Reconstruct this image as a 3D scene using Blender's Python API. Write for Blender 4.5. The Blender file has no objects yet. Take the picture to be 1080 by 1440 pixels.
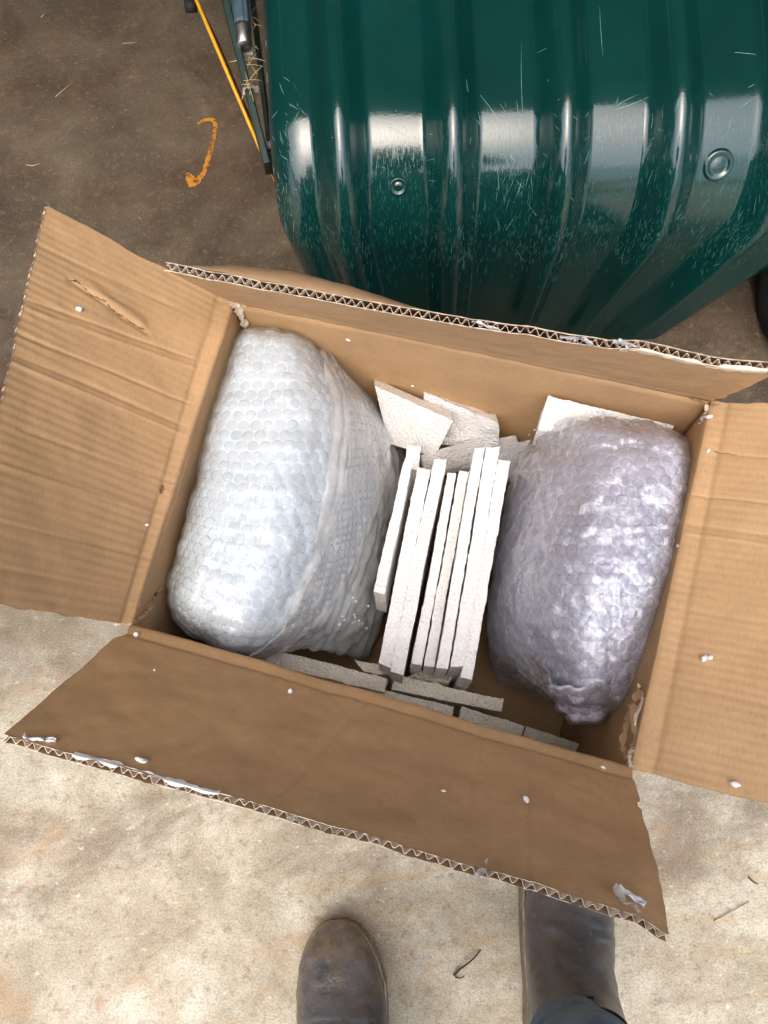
import bpy, bmesh, math, random
import numpy as np
from mathutils import Vector, Matrix
from mathutils.bvhtree import BVHTree

random.seed(7)
rng = np.random.default_rng(11)
SC = bpy.context.scene
COL = SC.collection
R = math.radians

# ------------------------------------------------------------------ camera
CAM_H, TILT, ROLL, FPX = 1.2, R(19.0), R(-3.0), 1080.0
cam_d = bpy.data.cameras.new('camera')
cam_d.sensor_fit = 'VERTICAL'; cam_d.sensor_height = 36.0; cam_d.lens = 36.0 * FPX / 1440.0
cam_d.clip_start = 0.02; cam_d.clip_end = 500.0
cam = bpy.data.objects.new('camera', cam_d); COL.objects.link(cam)
CAMM = Matrix.Rotation(TILT, 3, 'X') @ Matrix.Rotation(ROLL, 3, 'Z')
cam.matrix_world = Matrix.Translation((0, 0, CAM_H)) @ CAMM.to_4x4()
SC.camera = cam
CM = np.array(CAMM); CO = np.array([0, 0, CAM_H])

# ------------------------------------------------------------------ light
SUN_EL, SUN_AZ = R(62.0), R(195.0)           # azimuth clockwise from +Y: behind the viewer, a little to the left
world = bpy.data.worlds.new('World'); SC.world = world; world.use_nodes = True
wn = world.node_tree; wn.nodes.clear()
sky = wn.nodes.new('ShaderNodeTexSky'); sky.sky_type = 'NISHITA'; sky.sun_disc = False
sky.sun_elevation = SUN_EL; sky.sun_rotation = SUN_AZ
sky.air_density = 0.9; sky.dust_density = 5.0; sky.ozone_density = 0.6
bg = wn.nodes.new('ShaderNodeBackground'); bg.inputs['Strength'].default_value = 0.15
wo = wn.nodes.new('ShaderNodeOutputWorld')
wn.links.new(sky.outputs['Color'], bg.inputs['Color']); wn.links.new(bg.outputs[0], wo.inputs[0])
sun_d = bpy.data.lights.new('sun', 'SUN'); sun_d.energy = 0.9; sun_d.angle = R(90.0); sun_d.color = (1.0, 0.98, 0.955)
sun = bpy.data.objects.new('sun', sun_d); COL.objects.link(sun)
sdir = Vector((math.sin(SUN_AZ) * math.cos(SUN_EL), math.cos(SUN_AZ) * math.cos(SUN_EL), math.sin(SUN_EL)))
sun.rotation_euler = sdir.to_track_quat('Z', 'Y').to_euler(); sun.location = sdir * 20
SC.view_settings.view_transform = 'Standard'; SC.view_settings.look = 'None'
SC.view_settings.gamma = 1.0; SC.view_settings.exposure = 1.2
SC.cycles.max_bounces = 10; SC.cycles.transparent_max_bounces = 16
SC.cycles.caustics_reflective = False; SC.cycles.caustics_refractive = False
SC.cycles.sample_clamp_indirect = 4.0

# ------------------------------------------------------------------ helpers
def ray(px, py):
    d = np.array([(px - 540.0) / FPX, -(py - 720.0) / FPX, -1.0]); return CM @ d
def at(px, py, z):
    d = ray(px, py); return CO + d * ((z - CAM_H) / d[2])
def at_dist(hinge, px, py, L):
    """point on the sight line of (px,py) that lies L from hinge, the upper of the two"""
    d = ray(px, py); o = CO - hinge
    a = d @ d; b = 2 * d @ o; c = o @ o - L * L; D = max(b * b - 4 * a * c, 0.0)
    return CO + d * ((-b - D ** .5) / (2 * a))

_perm = np.random.default_rng(5).permutation(512)
_val = np.random.default_rng(6).uniform(-1, 1, 512)
def noise3(P):
    P = np.asarray(P, float); I = np.floor(P).astype(int); F = P - I; F = F * F * (3 - 2 * F)
    def h(i, j, k): return _val[_perm[(_perm[(_perm[i & 511] + j) & 511] + k) & 511]]
    i, j, k = I[..., 0], I[..., 1], I[..., 2]; x, y, z = F[..., 0], F[..., 1], F[..., 2]
    def L(a, b, t): return a + (b - a) * t
    return L(L(L(h(i, j, k), h(i+1, j, k), x), L(h(i, j+1, k), h(i+1, j+1, k), x), y),
             L(L(h(i, j, k+1), h(i+1, j, k+1), x), L(h(i, j+1, k+1), h(i+1, j+1, k+1), x), y), z)
def fbm(P, octs=3):
    s = 0; a = 1
    for o in range(octs): s = s + a * noise3(P * 2 ** o + 17.3 * o); a *= .5
    return s
def sstep(a, b, x):
    t = np.clip((x - a) / (b - a), 0, 1); return t * t * (3 - 2 * t)

def catmull(C, n, axis):
    C = np.moveaxis(C, axis, 0); k = len(C); t = np.linspace(0, k - 1 - 1e-9, n); i = np.floor(t).astype(int); f = (t - i)[:, None, None]
    Pm = np.concatenate([[2 * C[0] - C[1]], C, [2 * C[-1] - C[-2]]])
    p0, p1, p2, p3 = Pm[i], Pm[i+1], Pm[i+2], Pm[i+3]
    out = .5 * (2 * p1 + (p2 - p0) * f + (2 * p0 - 5 * p1 + 4 * p2 - p3) * f ** 2 + (3 * p1 - p0 - 3 * p2 + p3) * f ** 3)
    return np.moveaxis(out, 0, axis)
def mesh_obj(name, verts, faces, mat, parent=None, uv=None, smooth=True):
    me = bpy.data.meshes.new(name)
    v = np.asarray(verts, float)
    off = np.array(parent_origin(parent))
    me.from_pydata((v - off).tolist(), [], faces)
    if mat is not None:
        for m in (mat if isinstance(mat, (list, tuple)) else [mat]): me.materials.append(m)
    if uv is not None:
        ul = me.uv_layers.new(name='UVMap')
        li = np.empty(len(me.loops), dtype=np.int32); me.loops.foreach_get('vertex_index', li)
        ul.data.foreach_set('uv', np.asarray(uv, np.float32)[li].ravel())
    if smooth: me.polygons.foreach_set('use_smooth', np.ones(len(me.polygons), bool))
    me.update()
    o = bpy.data.objects.new(name, me); COL.objects.link(o)
    if parent is not None: o.parent = parent
    return o
def parent_origin(p):
    v = Vector((0, 0, 0))
    while p is not None: v = v + p.location; p = p.parent
    return v
def grid_faces(n, m, base=0, flip=False):
    i, j = np.meshgrid(np.arange(n - 1), np.arange(m - 1), indexing='ij')
    a = (i * m + j).ravel() + base
    f = np.stack([a, a + m, a + m + 1, a + 1], 1)
    if flip: f = f[:, ::-1]
    return f.tolist()
def grid_obj(name, P, mat, parent=None, uv=None, flip=False, smooth=True):
    n, m = P.shape[:2]
    return mesh_obj(name, P.reshape(-1, 3), grid_faces(n, m, 0, flip), mat, parent,
                    None if uv is None else uv.reshape(-1, 2), smooth)
def grid_normals(P):
    du = np.gradient(P, axis=0); dv = np.gradient(P, axis=1)
    n = np.cross(du, dv); l = np.linalg.norm(n, axis=2, keepdims=True); return n / np.maximum(l, 1e-12)
def thing(name, loc, label, cat, group=None):
    o = bpy.data.objects.new(name, None); COL.objects.link(o); o.location = loc; o.empty_display_size = .05
    return tag(o, label, cat, group)
def tag(o, label, cat, group=None):
    o['label'] = label; o['category'] = cat
    if group: o['group'] = group
    return o
def tube_vf(pts, rad, n=8, base=0, closed=True):
    pts = np.asarray(pts, float); rad = np.broadcast_to(np.asarray(rad, float), (len(pts),))
    T = np.gradient(pts, axis=0); T /= np.maximum(np.linalg.norm(T, axis=1, keepdims=True), 1e-9)
    ref = np.array([0, 0, 1.]) if abs(T[0][2]) < .9 else np.array([1., 0, 0])
    V = []
    for p, t, r in zip(pts, T, rad):
        a = np.cross(t, ref); a /= np.linalg.norm(a); b = np.cross(t, a)
        for k in range(n):
            an = 2 * math.pi * k / n; V.append(p + r * (math.cos(an) * a + math.sin(an) * b))
    F = []
    for i in range(len(pts) - 1):
        for k in range(n):
            k2 = (k + 1) % n; F.append([base + i*n + k, base + i*n + k2, base + (i+1)*n + k2, base + (i+1)*n + k])
    if closed:
        F.append([base + k for k in range(n)][::-1]); F.append([base + (len(pts)-1)*n + k for k in range(n)])
    return V, F
def bevel_box(name, size, mat, parent, loc, rot=(0, 0, 0), bev=.003, seg=2):
    bm = bmesh.new(); bmesh.ops.create_cube(bm, size=1.0)
    bmesh.ops.scale(bm, vec=size, verts=bm.verts)
    bmesh.ops.bevel(bm, geom=list(bm.edges), offset=bev, segments=seg, affect='EDGES', profile=.5)
    me = bpy.data.meshes.new(name); bm.to_mesh(me); bm.free(); me.materials.append(mat)
    o = bpy.data.objects.new(name, me); COL.objects.link(o); o.parent = parent
    o.location = Vector(loc) - parent_origin(parent); o.rotation_euler = rot
    return o

# ------------------------------------------------------------------ materials
class NT:
    def __init__(s, name):
        s.m = bpy.data.materials.new(name); s.m.use_nodes = True; s.t = s.m.node_tree; s.t.nodes.clear()
        s.out = s.n('ShaderNodeOutputMaterial')
    def n(s, t, **kw):
        nd = s.t.nodes.new(t)
        for k, v in kw.items(): setattr(nd, k, v)
        return nd
    def l(s, a, b): s.t.links.new(a, b)
    def put(s, sock, v):
        if isinstance(v, bpy.types.NodeSocket): s.l(v, sock)
        else: sock.default_value = v
    def coord(s, kind='Object', scale=(1, 1, 1), rot=(0, 0, 0)):
        c = s.n('ShaderNodeTexCoord'); mp = s.n('ShaderNodeMapping')
        mp.inputs['Scale'].default_value = scale; mp.inputs['Rotation'].default_value = rot
        s.l(c.outputs[kind], mp.inputs['Vector']); return mp.outputs[0]
    def noise(s, vec, scale, detail=4, rough=.55, dist=0):
        nd = s.n('ShaderNodeTexNoise'); s.l(vec, nd.inputs['Vector'])
        nd.inputs['Scale'].default_value = scale; nd.inputs['Detail'].default_value = detail
        nd.inputs['Roughness'].default_value = rough; nd.inputs['Distortion'].default_value = dist
        return nd.outputs['Fac']
    def voro(s, vec, scale, feature='F1', out='Distance', rnd=1.0):
        nd = s.n('ShaderNodeTexVoronoi', feature=feature); s.l(vec, nd.inputs['Vector'])
        nd.inputs['Scale'].default_value = scale; nd.inputs['Randomness'].default_value = rnd
        return nd.outputs[out]
    def ramp(s, fac, stops):
        nd = s.n('ShaderNodeValToRGB'); s.l(fac, nd.inputs[0]); e = nd.color_ramp.elements
        while len(e) < len(stops): e.new(.5)
        for el, (p, c) in zip(e, stops):
            el.position = p; el.color = (c, c, c, 1) if isinstance(c, (int, float)) else (*c, 1)
        return nd.outputs[0]
    def mix(s, fac, a, b, mode='MIX'):
        nd = s.n('ShaderNodeMix', data_type='RGBA', blend_type=mode)
        s.put(nd.inputs[0], fac)
        for sock, v in ((nd.inputs[6], a), (nd.inputs[7], b)):
            if isinstance(v, tuple) and len(v) == 3: v = (*v, 1)
            s.put(sock, v)
        return nd.outputs[2]
    def math(s, op, a, b=0.0):
        nd = s.n('ShaderNodeMath', operation=op); s.put(nd.inputs[0], a); s.put(nd.inputs[1], b); return nd.outputs[0]
    def bump(s, h, strength=.3, dist=.001, normal=None):
        nd = s.n('ShaderNodeBump'); s.l(h, nd.inputs['Height']); nd.inputs['Strength'].default_value = strength
        nd.inputs['Distance'].default_value = dist
        if normal is not None: s.l(normal, nd.inputs['Normal'])
        return nd.outputs[0]
    def principled(s, col, rough=.5, spec=.5, normal=None, **kw):
        p = s.n('ShaderNodeBsdfPrincipled')
        if isinstance(col, tuple) and len(col) == 3: col = (*col, 1)
        s.put(p.inputs['Base Color'], col); s.put(p.inputs['Roughness'], rough)
        s.put(p.inputs['Specular IOR Level'], spec)
        if normal is not None: s.l(normal, p.inputs['Normal'])
        for k, v in kw.items(): s.put(p.inputs[k.replace('_', ' ')], v)
        s.l(p.outputs[0], s.out.inputs[0]); return p

def mat_concrete():
    t = NT('concrete'); v = t.coord('Object')
    big = t.noise(v, 1.6, 5, .6, .4); mid = t.noise(v, 9, 6, .65, .3); fine = t.noise(v, 70, 5, .7); grit = t.noise(v, 330, 3, .7)
    base = t.ramp(mid, [(.28, (.215, .185, .13)), (.45, (.355, .328, .25)), (.57, (.45, .43, .345)), (.70, (.61, .595, .515))])
    blot = t.ramp(t.noise(v, 3.2, 6, .65, .8), [(.36, 1.0), (.56, 0.0)])
    base = t.mix(t.math('MULTIPLY', blot, .38), base, (.29, .225, .15))
    # soiling with shade painted in: the far floor goes darker, edge is irregular
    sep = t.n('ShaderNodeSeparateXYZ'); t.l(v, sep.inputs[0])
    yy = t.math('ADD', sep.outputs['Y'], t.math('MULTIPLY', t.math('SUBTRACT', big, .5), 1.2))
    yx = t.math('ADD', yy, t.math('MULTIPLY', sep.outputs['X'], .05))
    dirt_shade = t.ramp(yx, [(.10, 0.0), (.55, 1.0)])
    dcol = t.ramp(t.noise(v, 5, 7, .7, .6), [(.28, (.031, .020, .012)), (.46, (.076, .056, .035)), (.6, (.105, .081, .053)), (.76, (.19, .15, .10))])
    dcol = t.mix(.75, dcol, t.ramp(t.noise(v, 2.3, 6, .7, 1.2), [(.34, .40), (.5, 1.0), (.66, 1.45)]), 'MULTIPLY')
    base = t.mix(t.math('MULTIPLY', dirt_shade, .95), base, dcol); clean = t.math('SUBTRACT', 1.0, t.math('MULTIPLY', dirt_shade, .75))
    clean0 = t.math('SUBTRACT', 1.0, dirt_shade)
    # rusty brown drag streaks
    vs = t.coord('Object', (1.4, 5, 1), (0, 0, R(-38)))
    streak = t.ramp(t.noise(vs, 1.0, 6, .7, .8), [(.52, 0.0), (.64, 1.0)])
    base = t.mix(t.math('MULTIPLY', streak, .42), base, (.075, .032, .017))
    scr = t.ramp(t.noise(t.coord('Object', (9, 60, 1), (0, 0, R(-35))), 1.0, 4, .7), [(.5, 0.0), (.62, 1.0)]); sm = t.ramp(t.noise(v, 2.6, 3, .5), [(.5, 0.0), (.6, 1.0)])
    base = t.mix(t.math('MULTIPLY', t.math('MULTIPLY', t.math('MULTIPLY', scr, sm), clean0), .4), base, (.36, .26, .13))
    # mottled sandy fines and pores
    sp = t.ramp(fine, [(.36, 1.0), (.46, 0.0)]); base = t.mix(t.math('MULTIPLY', sp, .5), base, (.20, .135, .085))
    lt = t.ramp(fine, [(.60, 0.0), (.70, 1.0)]); base = t.mix(t.math('MULTIPLY', t.math('MULTIPLY', lt, .6), clean), base, (.66, .60, .50))
    g = t.ramp(grit, [(.34, .50), (.5, 1.0), (.66, 1.3)]); base = t.mix(.6, base, g, 'MULTIPLY')
    rust = t.ramp(t.noise(t.coord('Object', (1, 1, 1), (0, 0, 2)), 5.5, 6, .7, 1.0), [(.55, 0.0), (.68, 1.0)]); base = t.mix(t.math('MULTIPLY', t.math('MULTIPLY', rust, .42), clean), base, (.36, .215, .105))
    pore = t.ramp(t.voro(v, 85), [(.05, 1.0), (.11, 0.0)])
    pm = t.ramp(t.noise(v, 14, 3), [(.5, 0.0), (.62, 1.0)])
    base = t.mix(t.math('MULTIPLY', t.math('MULTIPLY', pore, pm), .8), base, (.09, .06, .04))
    red = t.ramp(t.noise(v, 21, 4, .6, .8), [(.66, 0.0), (.74, 1.0)]); base = t.mix(t.math('MULTIPLY', red, .45), base, (.30, .12, .06))
    wht = t.ramp(t.noise(t.coord('Object', (1, 1, 1), (0, 0, 1)), 33, 5, .65, .6), [(.68, 0.0), (.75, 1.0)]); base = t.mix(t.math('MULTIPLY', t.math('MULTIPLY', wht, .75), clean), base, (.72, .68, .60))
    h = t.math('ADD', t.math('MULTIPLY', fine, .7), t.math('ADD', grit, t.math('MULTIPLY', mid, 1.3)))
    rough = t.ramp(mid, [(.3, .62), (.7, .85)])
    t.principled(base, rough, .35, t.bump(h, .55, .0022))
    return t.m
def mat_card(name, col=(.485, .308, .158), dark=1.0):
    t = NT(name); v = t.coord('UV')
    fib = t.noise(t.coord('UV', (120, 420, 1)), 1.0, 4, .7); fl = t.noise(v, 900, 2, .6); big = t.noise(v, 14, 4, .6)
    c = tuple(x * dark for x in col)
    base = t.ramp(big, [(.3, tuple(x * .88 for x in c)), (.7, tuple(x * 1.08 for x in c))])
    base = t.mix(.7, base, t.ramp(fib, [(.28, .82), (.5, 1.0), (.75, 1.13)]), 'MULTIPLY')
    sp = t.ramp(t.noise(v, 260, 2, .5), [(.69, 0.0), (.74, 1.0)]); base = t.mix(t.math('MULTIPLY', sp, .35), base, tuple(x * .45 for x in c))
    sp2 = t.ramp(t.noise(v, 42, 4, .7), [(.66, 0.0), (.78, 1.0)]); base = t.mix(t.math('MULTIPLY', sp2, .12), base, tuple(x * .55 for x in c))
    h = t.math('ADD', fib, t.math('MULTIPLY', fl, .5))
    t.principled(base, .72, .3, t.bump(h, .25, .0004)); return t.m
def mat_simple(name, col, rough=.5, spec=.5, nscale=40, var=.25, bump=.2, bdist=.001, metallic=0.0, **kw):
    t = NT(name); v = t.coord('Object')
    n = t.noise(v, nscale, 5, .65); lo = tuple(x * (1 - var) for x in col); hi = tuple(min(1, x * (1 + var)) for x in col)
    c = t.ramp(n, [(.3, lo), (.7, hi)])
    t.principled(c, rough, spec, t.bump(n, bump, bdist), Metallic=metallic, **kw); return t.m
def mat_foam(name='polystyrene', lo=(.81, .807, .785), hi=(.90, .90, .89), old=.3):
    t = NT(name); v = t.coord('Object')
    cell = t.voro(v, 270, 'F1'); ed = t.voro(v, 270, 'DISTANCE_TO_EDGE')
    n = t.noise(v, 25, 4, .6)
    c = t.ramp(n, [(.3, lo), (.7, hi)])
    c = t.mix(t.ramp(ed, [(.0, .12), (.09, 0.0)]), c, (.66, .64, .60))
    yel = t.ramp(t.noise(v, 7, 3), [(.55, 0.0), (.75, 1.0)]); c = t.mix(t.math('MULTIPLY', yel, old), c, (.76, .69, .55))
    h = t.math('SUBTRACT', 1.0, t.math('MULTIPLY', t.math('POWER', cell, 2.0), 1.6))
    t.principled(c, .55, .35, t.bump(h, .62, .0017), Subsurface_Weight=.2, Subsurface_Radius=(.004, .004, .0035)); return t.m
def mat_film(name, tint, milky, gloss_rough=.07, crumple=90, bump=.6, ior=1.5, rim=.5, refl=2.4, tr=(.95, .96, .97)):
    """thin plastic film: clear and milky parts with a sharp reflection on top"""
    t = NT(name); v = t.coord('Object')
    h = t.noise(v, crumple, 3, .6, 1.2); nb = t.bump(h, bump, .0016)
    tb = t.n('ShaderNodeBsdfTransparent'); tb.inputs[0].default_value = (*tr, 1)
    df = t.n('ShaderNodeBsdfDiffuse'); df.inputs[0].default_value = (*tint, 1); t.l(nb, df.inputs['Normal'])
    tl = t.n('ShaderNodeBsdfTranslucent'); tl.inputs[0].default_value = (*tint, 1)
    m0 = t.n('ShaderNodeMixShader'); m0.inputs[0].default_value = .35; t.l(df.outputs[0], m0.inputs[1]); t.l(tl.outputs[0], m0.inputs[2])
    m1 = t.n('ShaderNodeMixShader')
    mk = t.ramp(t.noise(v, 30, 4, .6), [(.3, milky * .55), (.7, min(1, milky * 1.4))])
    lw = t.n('ShaderNodeLayerWeight'); lw.inputs[0].default_value = .5       # more plastic in the way where the wall turns edge-on
    t.l(t.math('MINIMUM', t.math('ADD', mk, t.math('MULTIPLY', t.math('POWER', lw.outputs['Facing'], 2.5), rim)), .95), m1.inputs[0])
    t.l(tb.outputs[0], m1.inputs[1]); t.l(m0.outputs[0], m1.inputs[2])
    gl = t.n('ShaderNodeBsdfGlossy'); gl.inputs['Roughness'].default_value = gloss_rough; gl.inputs[0].default_value = (1, 1, 1, 1); t.l(nb, gl.inputs['Normal'])
    fr = t.n('ShaderNodeFresnel'); fr.inputs[0].default_value = ior; t.l(nb, fr.inputs['Normal'])
    # a film reflects at its front whichever way the polygon is turned
    geo = t.n('ShaderNodeNewGeometry'); bf = geo.outputs['Backfacing']
    t.l(t.math('ADD', ior, t.math('MULTIPLY', bf, 1.0 / ior - ior)), fr.inputs[0])
    m2 = t.n('ShaderNodeMixShader'); t.l(t.math('MINIMUM', t.math('MULTIPLY', fr.outputs[0], refl), .9), m2.inputs[0])
    t.l(m1.outputs[0], m2.inputs[1]); t.l(gl.outputs[0], m2.inputs[2]); t.l(m2.outputs[0], t.out.inputs[0]); return t.m
def mat_core(name, lo, hi, scale, rough=.25, extra=None):
    t = NT(name); v = t.coord('Object')
    n = t.noise(v, scale, 5, .6, .5); c = t.ramp(n, [(.3, lo), (.7, hi)])
    if extra:
        d = t.ramp(t.noise(v, extra[1], 3, .5, .3), [(extra[2], 0.0), (extra[2] + .16, 1.0)]); c = t.mix(t.math('MULTIPLY', d, extra[3]), c, extra[0])
    h = t.noise(v, 110, 3, .6, 1.0)
    t.principled(c, rough, .5, t.bump(h, .6, .0016), Subsurface_Weight=.35, Subsurface_Radius=(.012, .012, .013)); return t.m
def mat_tub():
    t = NT('green_plastic'); v = t.coord('Object')
    n = t.noise(v, 6, 5, .6); c = t.ramp(n, [(.3, (.0012, .025, .022)), (.7, (.002, .037, .033))])
    dust = t.ramp(t.noise(v, 55, 6, .75), [(.55, 0.0), (.8, 1.0)]); c = t.mix(t.math('MULTIPLY', dust, .07), c, (.08, .10, .09))
    uvv = t.coord('UV')
    # fine abrasion of the bend, running down the wall
    s1 = t.noise(t.coord('UV', (420, 60, 1)), 1.0, 4, .8, .4); s2 = t.noise(t.coord('UV', (520, 50, 1), (0, 0, R(24))), 1.0, 3, .8)
    sep = t.n('ShaderNodeSeparateXYZ'); t.l(uvv, sep.inputs[0])
    zone = t.math('MULTIPLY', t.ramp(sep.outputs['Y'], [(.02, 0.0), (.10, 1.0)]), t.ramp(sep.outputs['Y'], [(.20, 1.0), (.28, 0.0)]))
    zn = t.math('MULTIPLY', zone, t.ramp(t.noise(v, 9, 4, .6), [(.3, .35), (.6, 1.0)]))
    sc = t.math('MAXIMUM', t.ramp(s1, [(.56, 0.0), (.68, 1.0)]), t.ramp(s2, [(.62, 0.0), (.72, 1.0)]))
    sc = t.math('MULTIPLY', sc, zn)
    c = t.mix(t.math('MULTIPLY', sc, .6), c, (.055, .19, .17))
    rough = t.math('ADD', t.math('MULTIPLY', sc, .35), t.ramp(t.noise(v, 20, 5, .7), [(.3, .09), (.7, .16)]))
    t.principled(c, rough, .85, t.bump(t.math('ADD', t.noise(v, 300, 2), t.math('MULTIPLY', sc, -1.5)), .12, .0006)); return t.m
def mat_leather(name, col):
    t = NT(name); v = t.coord('Object')
    n = t.noise(v, 18, 6, .65, .5); f = t.noise(v, 260, 3, .6); cr = t.voro(v, 150, 'DISTANCE_TO_EDGE')
    c = t.ramp(n, [(.28, tuple(x * .5 for x in col)), (.5, col), (.75, tuple(x * 1.5 for x in col))])
    geo = t.n('ShaderNodeNewGeometry'); sep = t.n('ShaderNodeSeparateXYZ'); t.l(geo.outputs['Position'], sep.inputs[0])
    low = t.ramp(t.math('ADD', t.math('MULTIPLY', sep.outputs['Z'], 10.0), t.math('SUBTRACT', n, .5)), [(.35, 1.0), (.90, 0.0)])
    dust = t.math('MULTIPLY', low, t.ramp(t.noise(v, 48, 5, .7), [(.38, 0.0), (.58, 1.0)]))
    c = t.mix(t.math('MULTIPLY', dust, .45), c, (.36, .24, .12))
    sp = t.ramp(t.noise(v, 120, 4, .7), [(.64, 0.0), (.70, 1.0)]); c = t.mix(t.math('MULTIPLY', sp, .5), c, (.34, .26, .17))
    t.principled(c, t.ramp(n, [(.3, .26), (.7, .42)]), .6, t.bump(t.math('ADD', f, t.math('MULTIPLY', cr, 2.0)), .3, .0008)); return t.m
def mat_denim():
    t = NT('denim'); v = t.coord('UV'); 
    w = t.noise(t.coord('UV', (900, 900, 1), (0, 0, R(45))), 1.0, 2, .6); w2 = t.noise(t.coord('UV', (2600, 300, 1), (0, 0, R(30))), 1.0, 2, .6)
    n = t.noise(t.coord('Object'), 22, 4, .6)
    c = t.ramp(n, [(.3, (.09, .145, .225)), (.7, (.18, .265, .38))]); c = t.mix(.7, c, t.ramp(w2, [(.35, .55), (.65, 1.6)]), 'MULTIPLY')
    t.principled(c, .85, .2, t.bump(w2, .6, .0008)); return t.m
def mat_paint():
    t = NT('orange_spray_paint'); v = t.coord('Object')
    n = t.noise(v, 120, 5, .75); big = t.noise(v, 28, 4, .6)
    c = t.ramp(big, [(.3, (.42, .17, .02)), (.7, (.62, .27, .03))])
    p = t.n('ShaderNodeBsdfPrincipled'); t.l(c, p.inputs['Base Color']); p.inputs['Roughness'].default_value = .75
    tr = t.n('ShaderNodeBsdfTransparent'); m = t.n('ShaderNodeMixShader')
    t.l(t.ramp(t.math('ADD', n, t.math('MULTIPLY', big, .35)), [(.56, .25), (.68, .95)]), m.inputs[0]); t.l(tr.outputs[0], m.inputs[1]); t.l(p.outputs[0], m.inputs[2])
    t.l(m.outputs[0], t.out.inputs[0]); return t.m

M = dict(
    concrete=mat_concrete(), card=mat_card('kraft_cardboard'), card_out=mat_card('kraft_cardboard_outer', (.33, .215, .118)),
    flute=mat_card('torn_paper', (.66, .56, .44)), foam=mat_foam(), foam_bounce=mat_foam('polystyrene_bounce', (.74, .67, .53), (.86, .80, .68), .5), tub=mat_tub(),  # near-wall strips: shade and warm cardboard bounce put into the foam colour
    scuff=mat_simple('scuffed_plastic', (.075, .22, .20), .5, .4, 30, .35),
    scratch=mat_simple('pale_scratch', (.20, .38, .35), .5, .4, 30, .35),
    core_l=mat_core('milky_wrap_layer', (.65, .73, .775), (.77, .82, .85), 18, .5),
    core_r=mat_core('mauve_wrap_layer', (.64, .645, .735), (.80, .80, .87), 16, .6, ((.36, .37, .45), 11, .55, .5)),
    bub_l=mat_film('milky_bubble_film', (.82, .86, .89), .12, .10, 220, .3, rim=.55, refl=1.1, tr=(.94, .955, .965)),
    bub_r=mat_film('mauve_bubble_film', (.84, .83, .90), .10, .07, 240, .4, rim=.75, refl=1.8, tr=(.93, .93, .96)),
    film_l=mat_film('milky_loose_film', (.93, .935, .93), .55, .12, 100, .5, refl=1.4),
    film_c=mat_film('clear_stretched_film', (.86, .90, .93), .14, .07, 120, .55, rim=.3, refl=1.0), film_r=mat_film('clear_crumpled_film', (.74, .73, .82), .08, .06, 120, .6, rim=.35, refl=1.8),
    white_tape=mat_simple('white_paper_tape', (.74, .75, .76), .5, .4, 60, .12, .3),
    clear_tape=mat_film('clear_tape', (.78, .78, .76), .45, .1, 160, .8),
    orange=mat_simple('orange_painted_steel', (.52, .20, .012), .4, .5, 30, .3),
    orange_edge=mat_simple('yellow_orange_edge', (.72, .36, .02), .5, .4, 60, .2),
    rail=mat_simple('dark_green_steel', (.004, .022, .018), .4, .5, 40, .4),
    black=mat_simple('black_rubber', (.012, .012, .012), .7, .3, 60, .4, .4),
    grip=mat_simple('blue_grey_grip', (.05, .085, .11), .4, .5, 90, .2),
    metal=mat_simple('worn_steel', (.50, .50, .50), .35, .5, 70, .3, .2, .001, 1.0),
    alloy=mat_simple('dull_steel', (.42, .43, .42), .5, .5, 70, .3),
    leather=mat_leather('grey_brown_leather', (.074, .075, .078)), sole=mat_leather('dusty_welt', (.085, .068, .048)),
    welt=mat_simple('pale_dusty_welt', (.33, .29, .225), .7, .3, 80, .4), elastic=mat_simple('dark_elastic', (.03, .024, .02), .8, .3, 200, .4, .6), denim=mat_denim(),
    straw=mat_simple('dry_straw', (.46, .36, .21), .7, .3, 90, .3), twig=mat_simple('dark_twig', (.07, .04, .025), .8, .2, 120, .4),
    paint=mat_paint(), roof=mat_simple('fill_roof_sheet', (.26, .25, .23), .7, .3, 4, .3), boards=mat_simple('unseen_shed_boards', (.17, .14, .11), .8, .3, 8, .35),  # roof sheet of the unseen shed is kept pale to add fill
)

# ------------------------------------------------------------------ setting: slab, with an unseen shed added over it to shade the scene
def structure(o): o['kind'] = 'structure'; return o
n = 41; s = np.concatenate([-np.geomspace(60, .4, 20), [0], np.geomspace(.4, 60, 20)])
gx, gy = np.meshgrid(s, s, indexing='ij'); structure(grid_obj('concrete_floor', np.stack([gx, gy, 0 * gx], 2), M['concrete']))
ROOF_Y, ROOF_Z = .38, 2.6
def sheet_roof():
    nx, ny = 241, 3; x = np.linspace(-3.0, 3.6, nx); y = np.linspace(ROOF_Y, 4.2, ny)
    X, Y = np.meshgrid(x, y, indexing='ij'); Z = ROOF_Z + .12 * (Y - ROOF_Y) * 0.5 + .012 * np.sin(X * 2 * math.pi / .076)
    return structure(grid_obj('unseen_shed_roof', np.stack([X, Y, Z], 2), M['roof'], None))
sheet_roof()
def wall_board(p, q, h0, h1):
    V = []; F = []; p = np.array(p, float); q = np.array(q, float); L = np.linalg.norm(q - p); d = (q - p) / L; nn = np.array([-d[1], d[0]])
    k = int(L / .2)
    for i in range(k):
        a = p + d * (i * L / k + .002); b = p + d * ((i + 1) * L / k - .002); o = .004 * (i % 2)
        base = len(V)
        for (c, w) in ((a, 0), (b, 0), (b, .02), (a, .02)):
            cc = c + nn * (w + o); V += [(cc[0], cc[1], h0), (cc[0], cc[1], h1)]
        for e in range(4):
            e2 = (e + 1) % 4; F.append([base + 2*e, base + 2*e2, base + 2*e2 + 1, base + 2*e + 1])
    return structure(mesh_obj('unseen_shed_wall', V, F, M['boards'], None, None, False))
wall_board((-2.9, 4.1), (3.5, 4.1), 0.004, 2.75)
wall_board((-2.9, -.6), (-2.9, 4.07), 0.004, 2.6)
wall_board((3.5, 4.07), (3.5, -.6), 0.004, 2.6)

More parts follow.
